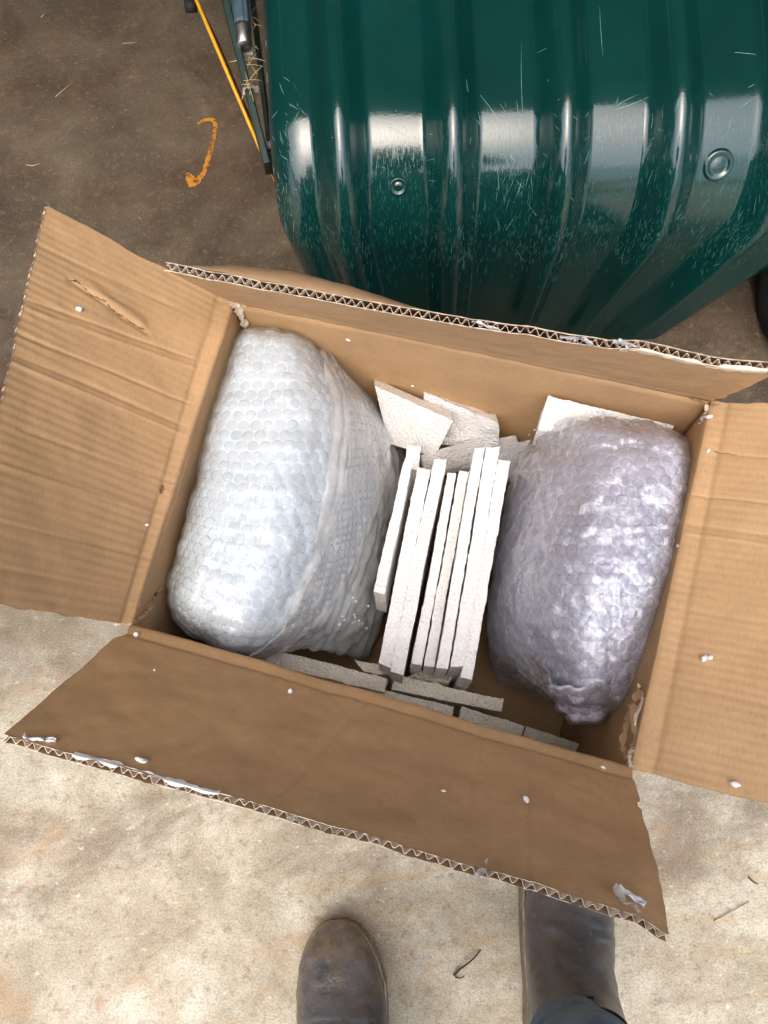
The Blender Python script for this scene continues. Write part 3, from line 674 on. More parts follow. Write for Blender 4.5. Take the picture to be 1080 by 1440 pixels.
# gathered tail of the wrap at the near end
kc = at(826, 975, .315); V = []; nk, mk = 40, 48
U_, T_ = np.meshgrid(np.linspace(0, 1, nk), np.linspace(0, 2 * math.pi, mk), indexing='ij')
ax = at(828, 1004, .27) - at(815, 935, .345); ax /= np.linalg.norm(ax); sx_ = np.cross(ax, [0, 0, 1.]); sx_ /= np.linalg.norm(sx_); sz_ = np.cross(sx_, ax)
rad = np.interp(U_, [0, .25, .5, .65, .8, .92, 1], [.034, .032, .022, .024, .027, .019, .0]) * (1 + .10 * np.sin(T_ * 7 + U_ * 5))
G3 = at(815, 930, .335)[None, None] + ax * (U_ * .092)[..., None] + sx_ * (rad * np.cos(T_) * 1.15)[..., None] + sz_ * (rad * np.sin(T_))[..., None]
nk_ = (sx_ * np.cos(T_)[..., None] + sz_ * np.sin(T_)[..., None]); G3 = G3 + nk_ * (.003 * fbm(G3 * 70, 3) * (1 - U_ ** 6))[..., None]
gt = grid_obj('gathered_tail', G3, M['core_r'], rb)
G4 = G3 + nk_ * (.003 + .003 * np.abs(fbm(G3 * 90, 2)) * (1 - U_ ** 6))[..., None]; grid_obj('tail_film', G4, M['film_r'], gt)
bubbles(G3, nk_, gt, MR, .0155, lambda u, t: u < .93, limit=0)

# ------------------------------------------------------------------ polystyrene pieces
def hexa(name, top, drop, label, group=None, res=.0024, rough=.0012, torn=0.0, seed=0, cat='packing foam', lean=(0, 0), mat='foam'):
    """slab: top face of four sight points (px,py,z), going down by drop; lean = horizontal travel"""
    A = [at(*p) for p in top]; dn = np.array([lean[0], lean[1], -drop]); B = [a + dn for a in A]
    l1 = max(np.linalg.norm(A[1] - A[0]), np.linalg.norm(A[2] - A[3])); l2 = max(np.linalg.norm(A[3] - A[0]), np.linalg.norm(A[2] - A[1]))
    n1, n2, n3 = [int(np.clip(l / res, 2, 130)) + 1 for l in (l1, l2, drop)]; n3 = min(n3, 40)
    V = []; F = []
    def face(p00, p10, p11, p01, n_, m_):
        u, v = np.meshgrid(np.linspace(0, 1, n_), np.linspace(0, 1, m_), indexing='ij'); b = len(V)
        V.extend(bilin(p00, p10, p01, p11, u, v).reshape(-1, 3).tolist()); F.extend(grid_faces(n_, m_, b))
    face(A[0], A[1], A[2], A[3], n1, n2); face(B[0], B[3], B[2], B[1], n2, n1)
    for i in range(4):
        j = (i + 1) % 4; face(A[j], A[i], B[i], B[j], n1 if i % 2 == 0 else n2, n3)
    V = np.array(V); c = V.mean(0)
    q = V * 215 + seed; nv_ = np.stack([noise3(q), noise3(q + 31), noise3(q + 67)], 1); V = V + nv_ * rough * .55
    if torn:
        q = V * 55 + seed * 3; V = V + np.stack([fbm(q, 2), fbm(q + 13, 2), fbm(q + 29, 2)], 1) * torn * .75
    q = V * 9 + seed; V = V + np.stack([noise3(q), noise3(q + 5), 0 * q[:, 0]], 1) * .0016
    base = np.array([c[0], c[1], V[:, 2].min()])
    me = bpy.data.meshes.new(name); bm = bmesh.new()
    vs = [bm.verts.new(p) for p in (V - base)]
    for f in F: bm.faces.new([vs[i] for i in f])
    bmesh.ops.remove_doubles(bm, verts=bm.verts, dist=.0003); bmesh.ops.recalc_face_normals(bm, faces=bm.faces)
    for f in bm.faces: f.smooth = True
    bm.to_mesh(me); bm.free(); me.materials.append(M[mat])
    try: me.set_sharp_from_angle(angle=R(55))
    except Exception: pass
    o = bpy.data.objects.new(name, me); COL.objects.link(o); o.location = base
    return tag(o, label, cat, group)
UP = 'upright foam sheets packed between the bundles'
UPS = [
 ([(566,649,.315),(579,652,.315),(543,837,.30),(526,832,.30)], 'short leftmost upright foam sheet resting against the milky bundle', .10, .0003),
 ([(587,657,.30),(607,661,.30),(552,941,.28),(530,932,.28)], 'smooth upright foam sheet just right of the short leftmost one', .22, .0),
 ([(609,645,.305),(628,647,.305),(567,951,.285),(548,944,.285)], 'upright foam sheet with a beaded top edge, third from the milky bundle', .22, .0005),
 ([(629,665,.285),(642,665,.285),(595,936,.27),(578,933,.27)], 'thin cream foam sheet left of the dark gap in the upright row', .20, .0003),
 ([(644,661,.285),(659,663,.285),(612,938,.27),(596,936,.27)], 'thin cream foam sheet right of the dark gap in the upright row', .20, .0006),
 ([(666,629,.315),(682,629,.315),(631,941,.29),(613,940,.29)], 'tall upright foam sheet, third from the lavender bundle', .24, .0005),
 ([(683,629,.316),(704,628,.316),(652,937,.29),(632,938,.29)], 'tall upright foam sheet, second from the lavender bundle', .24, .0006),
 ([(701,646,.31),(720,649,.31),(665,955,.285),(647,951,.285)], 'rightmost upright foam sheet, next to the lavender bundle', .24, .0006)]
def narrow(q, f):
    (a, b, c, d) = [np.array(p, float) for p in q]; m1, m2 = (a + b) / 2, (c + d) / 2
    return [tuple(m1 + (a - m1) * f), tuple(m1 + (b - m1) * f), tuple(m2 + (c - m2) * f), tuple(m2 + (d - m2) * f)]
for k, (q, lab, dr, tn) in enumerate(UPS): q = narrow(q, .9); hexa('foam_piece', q, dr, lab, UP, rough=.0011, torn=tn + .0003, seed=k * 7.3)
OT = 'loose foam pieces around the packing'
hexa('foam_piece', [(573,627,.27),(591,627,.27),(588,662,.26),(566,658,.26)], .12, 'small foam tab poking up behind the upright foam sheets', OT, torn=.001, seed=61)
hexa('foam_piece', [(526,543,.305),(638,592,.295),(612,642,.225),(548,624,.225)], .016, 'smooth clean cut foam board leaning on the far wall beside the milky bundle', OT, rough=.0003, seed=62, lean=(0, .02))
hexa('foam_piece', [(596,552,.285),(702,596,.275),(700,640,.20),(600,622,.21)], .016, 'foam board with a crumbled upper edge leaning on the far wall', OT, torn=.0022, seed=63, lean=(0, .02))
hexa('foam_piece', [(592,640,.235),(692,612,.235),(700,640,.19),(600,670,.19)], .02, 'thin curved foam sheet lying behind the upright foam sheets', OT, rough=.0004, seed=64)
hexa('foam_piece', [(640,632,.22),(726,611,.225),(735,640,.18),(650,660,.18)], .02, 'thin foam sheet showing its beaded end behind the upright foam sheets', OT, torn=.0008, seed=65)
hexa('foam_piece', [(690,630,.205),(747,619,.21),(755,660,.15),(690,680,.15)], .02, 'lowest thin foam sheet beside the lavender bundle', OT, torn=.0008, seed=66)
hexa('foam_piece', [(772,557,.36),(947,600,.355),(940,622,.33),(757,604,.33)], .05, 'foam board standing behind the lavender bundle against the far wall', OT, rough=.0009, torn=.0012, seed=67)
hexa('foam_piece', [(356,905,.255),(543,954,.24),(538,974,.235),(343,926,.25)], .09, 'long beaded foam strip below the milky bundle', OT, torn=.0016, seed=68, mat='foam_bounce')
hexa('foam_piece', [(430,945,.215),(638,996,.21),(634,1018,.205),(425,962,.21)], .09, 'long low foam strip against the near box wall', OT, torn=.0012, seed=69, mat='foam_bounce')
hexa('foam_piece', [(556,950,.20),(709,983,.19),(705,1000,.185),(549,970,.195)], .08, 'pale foam strip at the foot of the upright foam sheets', OT, torn=.0014, seed=70, mat='foam_bounce')
hexa('foam_piece', [(650,994,.18),(738,1022,.175),(733,1039,.17),(645,1014,.175)], .08, 'dull foam strip in the shade below the lavender bundle', OT, torn=.0014, seed=71, mat='foam_bounce')
hexa('foam_piece', [(740,1021,.165),(813,1047,.16),(807,1060,.155),(734,1038,.16)], .06, 'darkest foam strip at the near right corner', OT, torn=.001, seed=72, mat='foam_bounce')
hexa('foam_piece', [(499,927,.225),(546,936,.215),(553,950,.21),(512,945,.215)], .015, 'small broken foam chip under the ends of the upright foam sheets', OT, torn=.003, seed=73, mat='foam_bounce')
hexa('foam_piece', [(240,868,.20),(262,872,.2),(345,912,.19),(238,880,.2)], .04, 'foam corner showing under the milky bundle at the near left corner', OT, torn=.001, seed=74)
hexa('foam_piece', [(598,938,.20),(640,945,.20),(630,962,.18),(570,952,.18)], .05, 'short foam block wedged under the upright foam sheets', OT, torn=.0012, seed=75, mat='foam_bounce')

# ------------------------------------------------------------------ crumbs
bpy.context.view_layer.update()
def bvh_of(objs):
    V = []; F = []
    for o in objs:
        mw = o.matrix_world; b = len(V); V += [mw @ v_.co for v_ in o.data.vertices]; F += [[b + i for i in p.vertices] for p in o.data.polygons]
    return BVHTree.FromPolygons(V, F)
def all_kids(o): return [o] + [c for k in o.children for c in all_kids(k)]
BV = bvh_of([o for o in all_kids(box) + all_kids(lb) + all_kids(rb) if o.type == 'MESH' and not o.name.startswith('bubble')] + [o for o in SC.objects if o.name.startswith('foam_piece')])
def hit(px, py):
    d = Vector(ray(px, py)).normalized(); r_ = BV.ray_cast(Vector(CO), d)
    if r_[0] is None: p = at(px, py, 0); return Vector(p), Vector((0, 0, 1))
    nn_ = r_[1]; 
    if nn_.dot(d) > 0: nn_ = -nn_
    return r_[0], nn_
def crumb(px, py, r, label, seed, squash=(1, 1, .8), group='foam crumbs stuck about the box'):
    p, nn_ = hit(px, py); bm = bmesh.new(); bmesh.ops.create_icosphere(bm, subdivisions=2, radius=r)
    for v_ in bm.verts:
        k = 1 + .35 * float(noise3(np.array(v_.co) / r * 1.1 + seed)); v_.co = Vector((v_.co.x * squash[0], v_.co.y * squash[1], v_.co.z * squash[2])) * k
        v_.co.z += r * squash[2] * .75
    for f in bm.faces: f.smooth = True
    me = bpy.data.meshes.new('foam_crumb'); bm.to_mesh(me); bm.free(); me.materials.append(M['foam'])
    o = bpy.data.objects.new('foam_crumb', me); COL.objects.link(o); o.location = p; o.rotation_mode = 'QUATERNION'; o.rotation_quaternion = nn_.to_track_quat('Z', 'Y')
    return tag(o, label, 'foam crumb', group)
for k, (x, y, r, lab, sq) in enumerate([
 (110, 436, .0030, 'shiny white crumb below the torn slot on the left flap', (1, 1, .9)),
 (205, 738, .0018, 'tiny white bead near the hinge of the left flap', (1, 1, 1)),
 (490, 477, .0026, 'flat white crumb on the far box wall above the milky bundle', (1.4, .8, .5)),
 (580, 542, .0018, 'tiny white crumb on the far wall above the crumbled foam board', (1.2, .8, .7)),
 (752, 604, .0018, 'tiny white crumb left of the foam board behind the lavender bundle', (1, 1, .7)),
 (744, 611, .0014, 'smallest white crumb low on the far wall by the lavender bundle', (1, 1, .7)),
 (998, 587, .0036, 'white crumb at the far end of the right hinge', (.7, 1.5, .7)),
 (996, 634, .0022, 'pale crumb beside the short nick in the right flap', (1.4, .7, .5)),
 (991, 926, .0036, 'white crumb touching a smaller crumb on the right flap', (1.1, .8, .7)),
 (999, 925, .0026, 'smaller of the two touching crumbs on the right flap', (1, 1, .8)),
 (1034, 1103, .0034, 'white crumb near the near edge of the right flap', (.9, 1.2, .8)),
 (955, 768, .0020, 'white crumb on the right hinge beside the lavender bundle', (1, 1, .8)),
 (408, 974, .0024, 'round white bead on the near flap under the milky bundle', (1, 1, .9)),
 (200, 1071, .0034, 'oblong white chip on the left part of the near flap', (1.6, .7, .5)),
 (191, 894, .0024, 'white bead at the left corner of the near flap', (1, 1, .9)),
 (738, 1126, .0028, 'white bead on the right part of the near flap', (1.2, .9, .8)),
 (624, 1113, .0018, 'tiny flat crumb in the middle of the near flap', (1.4, .7, .5)),
 (848, 1080, .0020, 'tiny white crumb by the near right corner of the box', (1.3, .8, .6)),
 (217, 943, .0011, 'faint speck of foam under the left corner bead', (1, 1, .8)),
 (845, 838, .0018, 'white crumb on the lavender bundle', (1, 1, .8))]): crumb(x, y, r, lab, k * 3.7, sq)
for k in range(14):
    a, b = random.gauss(0, 11), random.gauss(0, 14)
    crumb(497 + a, 868 + b, random.uniform(.0011, .0024), 'tiny white crumb in the cluster clinging to the milky wrap near the upright foam', 90 + k * 2.1, (1, 1, .7), 'crumb cluster on the milky wrap')

# ------------------------------------------------------------------ green ribbed tub behind the box
YB, ZB, RB = .69, .345, .155          # front of the bend, its height and its radius
tub = thing('ribbed_tub', (.23, 1.0, 0), 'dark green glossy ribbed plastic tub with a scuffed lower bend behind the box', 'plastic tub')
XC, XL, XR = .245, -.122, .69
PITCH, RIBW = .1385, .074
def prof(s_):
    """front profile by length s: 0 at the start of the bend, negative up the sloping top, then bend, then wall. returns y,z,ny,nz"""
    a0 = R(17); cy, cz = YB + RB, ZB - .02
    tot = math.pi / 2 - a0 + R(4)
    if s_ <= 0:
        th = math.pi / 2 + a0; y0, z0 = cy + RB * math.cos(th), cz + RB * math.sin(th)
        return y0 - s_ * math.cos(a0), z0 - s_ * math.sin(a0), math.cos(th), math.sin(th)
    if s_ < RB * tot:
        th = math.pi / 2 + a0 + s_ / RB; return cy + RB * math.cos(th), cz + RB * math.sin(th), math.cos(th), math.sin(th)
    th = math.pi / 2 + a0 + tot; q = s_ - RB * tot
    return cy + RB * math.cos(th) - q * math.sin(th), cz + RB * math.sin(th) + q * math.cos(th), math.cos(th), math.sin(th)
rib_x = [-.030 + PITCH * k for k in range(5)]
def ribh(x):
    h = 0
    for c in rib_x: h = h + .031 * (.5 + .5 * np.cos(np.clip((x - c) / (RIBW / 2), -1, 1) * math.pi)) ** .8
    return h
ss = np.concatenate([np.linspace(-1.0, 0, 50)[:-1], np.linspace(0, .30, 60)[:-1], np.linspace(.30, .53, 24)])
# columns: side wall (left), rounded corner, top, rounded corner, side wall
EDGE = .045
xs = np.concatenate([np.linspace(XL + EDGE, XR - EDGE, 300)])
def tub_point(x, s_, inset=0.0, h=None):
    y, z, ny, nz = prof(s_); k = max(0.0, (ZB - z)) if s_ > 0 else 0.0
    hh = (float(ribh(x)) if h is None else h) * (1.0) - inset
    xx = x + (-(x - XC) / .385) * (.42 if x > XC else .15) * k
    return np.array([xx, y + ny * hh, z + nz * hh])
cols = []   # (x, inset, side fraction)
for a in np.linspace(0, math.pi / 2, 10): cols.append((XL + EDGE - EDGE * math.cos(a) , EDGE - EDGE * math.sin(a), 0))
top0 = len(cols)
for x in xs[1:-1]: cols.append((x, 0.0, 0))
top1 = len(cols)
for a in np.linspace(math.pi / 2, 0, 10): cols.append((XR - EDGE + EDGE * math.cos(a), EDGE - EDGE * math.sin(a), 0))
GP = np.zeros((len(cols), len(ss), 3)); GU = np.zeros((len(cols), len(ss), 2))
for i, (x, ins, _) in enumerate(cols):
    h_ = float(ribh(x)) * (1 if top0 <= i < top1 else 0)
    for j, s_ in enumerate(ss): GP[i, j] = tub_point(x, s_, ins, h_); GU[i, j] = (x, s_)
q = GP * 3.0; GP[..., 2] += .003 * noise3(q) + .0012 * noise3(q * 3.3); GP[..., 1] += .003 * noise3(q + 9) + .0012 * noise3(q * 3.3 + 5)
cx = np.array([c[0] for c in cols])
inrib = np.zeros(len(cols), int) - 1
for k, c in enumerate(rib_x):
    inrib[(np.abs(cx - c) <= RIBW / 2 + .001)] = k
def strip(i0, i1, name, flip): return grid_obj(name, GP[i0:i1 + 1], M['tub'], tub, GU[i0:i1 + 1], flip)
runs = []; i = 0
while i < len(cols):
    j = i
    while j + 1 < len(cols) and inrib[j + 1] == inrib[i]: j += 1
    runs.append((i, j, inrib[i])); i = j + 1
for (i, j, r_) in runs:
    strip(i, min(j + 1, len(cols) - 1), 'rib' if r_ >= 0 else 'tub_panel', True)
# side walls run back and down from the rounded corners
for (i, sgn) in ((0, -1), (len(cols) - 1, 1)):
    E = GP[i]; cen = np.array([0, 1.25, .12]); rows = [E + ((np.array([E[:, 0] * 0 + E[:, 0] - sgn * .06 * f, 1.25 + 0 * E[:, 0], .12 + 0 * E[:, 0]]).T - E) * f) for f in np.linspace(0, 1, 12)]
    grid_obj('side_wall', np.stack(rows, 0), M['tub'], tub, None, sgn < 0)
# under edge and dark underside
E = GP[:, -1]; grid_obj('bottom_lip', np.stack([E, E + np.array([0, .03, -.008]), E + np.array([0, .5, .02])], 0), M['black'], tub)
# moulded buttons
tub_bvh = None
bpy.context.view_layer.update()
TB = bvh_of([o for o in tub.children if o.type == 'MESH' and o.name.split('.')[0] in ('rib', 'tub_panel')])
def tub_hit(px, py):
    r_ = TB.ray_cast(Vector(CO), Vector(ray(px, py)).normalized())
    if r_[0] is None: return None, None
    nn_ = r_[1]
    if nn_.dot(Vector(ray(px, py))) > 0: nn_ = -nn_
    return r_[0], nn_
def button(px, py, rr, mat):
    p, nn_ = tub_hit(px, py)
    if p is None: return
    z = np.array(nn_); a = np.cross(z, [1., 0, 0]); a /= np.linalg.norm(a); b = np.cross(z, a); pr = [(0, .0015), (.35, .0018), (.45, .0006), (.6, .0008), (.72, .003), (.88, .0032), (1.0, -.001)]
    P = np.array([[np.array(p) + (a * math.cos(t) + b * math.sin(t)) * rr * q_[0] + z * q_[1] for t in np.linspace(0, 2 * math.pi, 33)] for q_ in pr])
    grid_obj('moulded_boss', P, mat, tub, np.zeros(P.shape[:2] + (2,)), True)
button(1010, 232, .020, M['tub']); button(560, 262, .012, M['tub'])
# scratches: thin raised burrs of whitened plastic lying on the surface
def strokes(name, spots, mat, parent):
    V = []; F = []
    for (px, py, ang, ln, wd) in spots:
        p0, n0 = tub_hit(px, py)
        if p0 is None: continue
        nseg = 4; dx, dy = math.cos(ang), math.sin(ang); cur = []; crv = random.uniform(-.05, .05)
        for k in range(nseg + 1):
            f = k / nseg - .5; p, n_ = tub_hit(px + dx * ln * f - dy * ln * crv * f * f * 4, py + dy * ln * f + dx * ln * crv * f * f * 4)
            if p is None: cur = []; break
            cur.append((p, n_))
        if not cur or max((cur[k][0] - cur[k+1][0]).length for k in range(nseg)) > .04: continue
        b = len(V)
        for k, (p, n_) in enumerate(cur):
            tdir = (cur[min(k + 1, nseg)][0] - cur[max(k - 1, 0)][0]).normalized(); sd = n_.cross(tdir).normalized(); w_ = wd * (1 - (2 * k / nseg - 1) ** 2 * .85)
            V += [tuple(p + n_ * .0003 + sd * w_), tuple(p + n_ * .0006), tuple(p + n_ * .0003 - sd * w_)]
        for k in range(nseg):
            o_ = b + 3 * k; F += [[o_, o_ + 1, o_ + 4, o_ + 3], [o_ + 1, o_ + 2, o_ + 5, o_ + 4]]
    o = mesh_obj(name, V, F, mat, parent); o['kind'] = 'stuff'; return o
sp = []
def zone_y(x):  # centre of the scuffed band along the bend
    return np.interp(x, [395, 480, 560, 700, 820, 930, 1040, 1080], [305, 345, 345, 335, 330, 320, 325, 330])
for k in range(1300):
    x = random.uniform(385, 1080); y = zone_y(x) + 12 + random.gauss(0, 24)
    wgt = 1.0 if x > 640 else (.55 if x > 500 else .5)
    if random.random() > wgt: continue
    cv = math.atan2(790, -(x - 560) * .95); ang = (math.pi / 2 if y < 280 else cv) + random.gauss(0, .22)
    sp.append((x, y, ang, abs(random.gauss(0, 6)) + 2, random.uniform(.00010, .00028)))
strokes('scuff_marks', sp, M['scuff'], tub)
sp = []
for k in range(30):
    x = random.uniform(390, 1070); y = random.gauss(205, 60); sp.append((x, max(8, y), random.gauss(1.2, .8), abs(random.gauss(0, 7)) + 3, random.uniform(.0001, .00028)))
for k in range(55): x = random.gauss(405, 14); sp.append((x, random.gauss(215, 60), 1.2 + random.gauss(0, .35), random.uniform(4, 18), random.uniform(.0001, .00028)))
for k in range(60): sp.append((random.gauss(715, 24), random.gauss(225, 45), 1.55 + random.gauss(0, .5), random.uniform(6, 26), random.uniform(.0001, .00022)))
for k in range(26): sp.append((random.gauss(875, 30), random.gauss(195, 25), random.choice([.5, 2.3, 1.5]) + random.gauss(0, .3), random.uniform(6, 22), random.uniform(.0001, .00022)))
for q_ in ((845, 45, 1.5, 70, .0002), (885, 148, -.35, 60, .0003), (880, 141, -.5, 40, .00025), (733, 115, 1.55, 110, .0002), (695, 160, 1.0, 66, .00025), (1048, 75, 0.1, 30, .00025), (690, 190, 1.5, 90, .0002), (560, 185, .5, 40, .0002), (1050, 145, -.6, 30, .00025)): sp.append(q_)
strokes('scratch_marks', sp, M['scratch'], tub)

# side rail, grip and crossbars left of the tub
def px_tube(name, pts, r, mat, parent, n=10):
    P = [at(*p) for p in pts]; V, F = tube_vf(P, r, n); return mesh_obj(name, V, F, mat, parent)
def beam(name, p, q, w, h, mat, parent):
    p = np.array(p); q = np.array(q); t = q - p; L = np.linalg.norm(t); mid = (p + q) / 2
    return bevel_box(name, (w, L, h), mat, parent, mid, Vector(t).to_track_quat('Y', 'Z').to_euler(), min(w, h) * .2)
rl = beam('side_rail', at(309, -30, .44), at(377, 238, .33), .010, .05, M['rail'], tub)
beam('inner_rail', at(352, -30, .40), at(382, 225, .31), .006, .04, M['rail'], tub)
for (x0, x1, y_, z_) in ((333, 356, 73, .40), (342, 364, 127, .37), (366, 382, 205, .335)): beam('crossbar', at(x0, y_ + 1, z_), at(x1, y_ - 1, z_), .012, .004, M['alloy'], tub)
gp0, gp1 = at(334, -40, .445), at(341, 38, .425); V = []; F = []
nn1, mm1 = 20, 48; dd_ = gp1 - gp0; Lg = np.linalg.norm(dd_); dd_ /= Lg; a_ = np.cross(dd_, [0, 0, 1.]); a_ /= np.linalg.norm(a_); b_ = np.cross(a_, dd_)
U_, T_ = np.meshgrid(np.linspace(0, 1, nn1), np.linspace(0, 2 * math.pi, mm1), indexing='ij')
rg = .0125 * (1 - .10 * (np.cos(T_ * 9) > .2)); rg[-1] *= .8
grip = grid_obj('grip_handle', gp0 + dd_ * (U_ * Lg)[..., None] + a_ * (rg * np.cos(T_))[..., None] + b_ * (rg * np.sin(T_))[..., None], M['grip'], tub)
V, F = tube_vf([gp1 - dd_ * .004, gp1, gp1 + dd_ * .004, gp1 + dd_ * .010, gp1 + dd_ * .026, gp1 + dd_ * .028], [.010, .0118, .0118, .0104, .0108, .009], 20); mesh_obj('ferrule', V, F, M['metal'], grip)
V = []; F = []
for k in range(40):
    p0 = at(random.gauss(351, 4), random.uniform(8, 125), .40); dv = np.array([random.gauss(0, 1), random.gauss(0, 1.6), random.gauss(0, .4)]); dv = dv / np.linalg.norm(dv) * random.uniform(.008, .022)
    v_, f_ = tube_vf([p0 - dv, p0 + np.array([0, 0, .002]), p0 + dv], .0005, 4, len(V)); V += v_; F += f_
ob = mesh_obj('dry_grass', V, F, M['straw'], None); ob['kind'] = 'stuff'; tag(ob, 'dry grass wisps caught in the rail beside the tub', 'dry grass')
# black wheel showing under the right end of the tub
wh = thing('black_wheel', tuple(at(1085, 440, .10)), 'black wheel in the dark under the right end of the green tub', 'wheel')
wc = np.array([wh.location.x + .055, wh.location.y + .05, .105]); U_, T_ = np.meshgrid(np.linspace(0, 2 * math.pi, 49), np.linspace(0, 2 * math.pi, 17), indexing='ij')
rt = .085 + .030 * np.cos(T_) + .002 * np.sign(np.sin(U_ * 30)) * (np.cos(T_) > .3)
wh.location.z = 0
grid_obj('tyre', np.stack([wc[0] + .028 * np.sin(T_), wc[1] + rt * np.cos(U_), wc[2] + rt * np.sin(U_)], 2), M['black'], wh)
V, F = tube_vf([wc + np.array([dx, 0, 0]) for dx in (-.024, -.02, .02, .024)], [.045, .06, .06, .045], 24); mesh_obj('rim', V, F, M['rail'], wh)
# orange steel sheet standing at the tub's left
oe0, oe1 = at(264, -30, .40), at(381, 243, .285)
op = thing('orange_panel', (oe0[0], oe0[1], 0), 'orange steel sheet with a bright yellow edge leaning beside the green tub', 'metal panel')
dn = np.array([.022, .0, -.10]); th_ = np.array([-.0022, .001, 0])
V = [oe0, oe1, oe1 + dn, oe0 + dn, oe0 + th_, oe1 + th_, oe1 + dn + th_, oe0 + dn + th_]; mesh_obj('sheet', V, [[0, 1, 2, 3], [7, 6, 5, 4], [1, 5, 6, 2], [0, 3, 7, 4], [3, 2, 6, 7], [0, 4, 5, 1]], M['orange'], op, None, False)
V, F = tube_vf([oe0 + np.array([-.001, 0, .001]), (oe0 + oe1) / 2 + np.array([-.001, 0, .001]), oe1 + np.array([-.001, 0, .001])], .0028, 8); mesh_obj('rolled_edge', V, F, M['orange_edge'], op)
bk = at(272, 8, .36); V, F = tube_vf([bk + np.array([-.012, 0, 0]), bk + np.array([.004, 0, 0])], .009, 12); mesh_obj('bolt', V, F, M['black'], op)

# ------------------------------------------------------------------ marks and litter on the slab
mk_ = [(278,174),(287,169),(297,168),(302,172),(302,183),(300,196),(296,212),(291,228),(287,242),(279,252),(272,258),(267,250),(264,243)]
Pm = np.array([at(*p, .0012) for p in mk_]); Pm = catmull(Pm[:, None, :], 90, 0)[:, 0]
wd_ = np.interp(np.linspace(0, 1, 90), [0, .12, .3, .7, .85, 1], [.0025, .0045, .0042, .005, .010, .005]) * (1 + .3 * rng.uniform(-1, 1, 90))
T_ = np.gradient(Pm, axis=0); T_ /= np.linalg.norm(T_, axis=1, keepdims=True); Sd = np.stack([-T_[:, 1], T_[:, 0], 0 * T_[:, 0]], 1)
ob = grid_obj('paint_mark', np.stack([Pm + Sd * (wd_ * f)[:, None] for f in np.linspace(-1, 1, 7)], 1), M['paint']); tag(ob, 'orange spray painted hook mark on the dark concrete left of the tub', 'paint mark')
def litter(name, pts, r, mat, label, cat, group=None):
    P = [at(x, y, r + .0005 + z) for x, y, z in pts]; V, F = tube_vf(P, np.linspace(r, r * .6, len(P)), 6); base = np.mean(P, 0); base[2] = 0
    e = mesh_obj(name, np.array(V) - base, F, mat); e.location = base; return tag(e, label, cat, group)
litter('twig', [(638, 1372, 0), (648, 1362, .003), (658, 1355, .004), (667, 1347, .003), (676, 1336, 0)], .0014, M['twig'], 'thin dark curved twig on the concrete between the two boots', 'twig')
litter('twig', [(640, 1374, 0), (646, 1376, .001), (653, 1373, 0)], .0010, M['twig'], 'short dark twig scrap at the end of the curved twig', 'twig')
litter('straw', [(1004, 1296, 0), (1028, 1283, .002), (1053, 1268, 0)], .0010, M['straw'], 'pale straw stalk on the concrete right of the boots', 'straw')
litter('twig', [(1052, 1233, 0), (1060, 1241, .001), (1066, 1243, 0)], .0011, M['twig'], 'small dark twig at the right edge above the pale straw', 'twig')
litter('straw', [(37, 232, 0), (46, 233, .001), (56, 230, 0)], .0012, M['straw'], 'short pale straw on the dark floor at the far left', 'straw')
litter('straw', [(78, 136, 0), (92, 124, .002), (108, 112, 0)], .0008, M['straw'], 'thin straw lying slantwise on the dark floor, upper left', 'straw')
litter('straw', [(172, 61, 0), (190, 60, 0)], .0009, M['straw'], 'short straw on the dark floor near the top edge', 'straw')
litter('straw', [(58, 24, 0), (64, 18, 0)], .0012, M['straw'], 'stubby pale straw in the far top left corner', 'straw')
V = []; F = []
for k in range(420):
    x, y = (random.uniform(0, 1080), random.uniform(850, 1440)) if k % 3 else (random.uniform(0, 400), random.uniform(0, 330))
    p = at(x, y, .0004); r_ = random.uniform(.0003, .0011); b = len(V)
    for t in range(5): V.append((p[0] + r_ * math.cos(t * 1.257), p[1] + r_ * random.uniform(.6, 1) * math.sin(t * 1.257), .0002))
    V.append((p[0], p[1], r_ * .8)); F += [[b + t, b + (t + 1) % 5, b + 5] for t in range(5)]
ob = mesh_obj('grit', V, F, M['straw'], None, None, False); ob['kind'] = 'stuff'; tag(ob, 'scattered sandy grit on the concrete', 'grit')

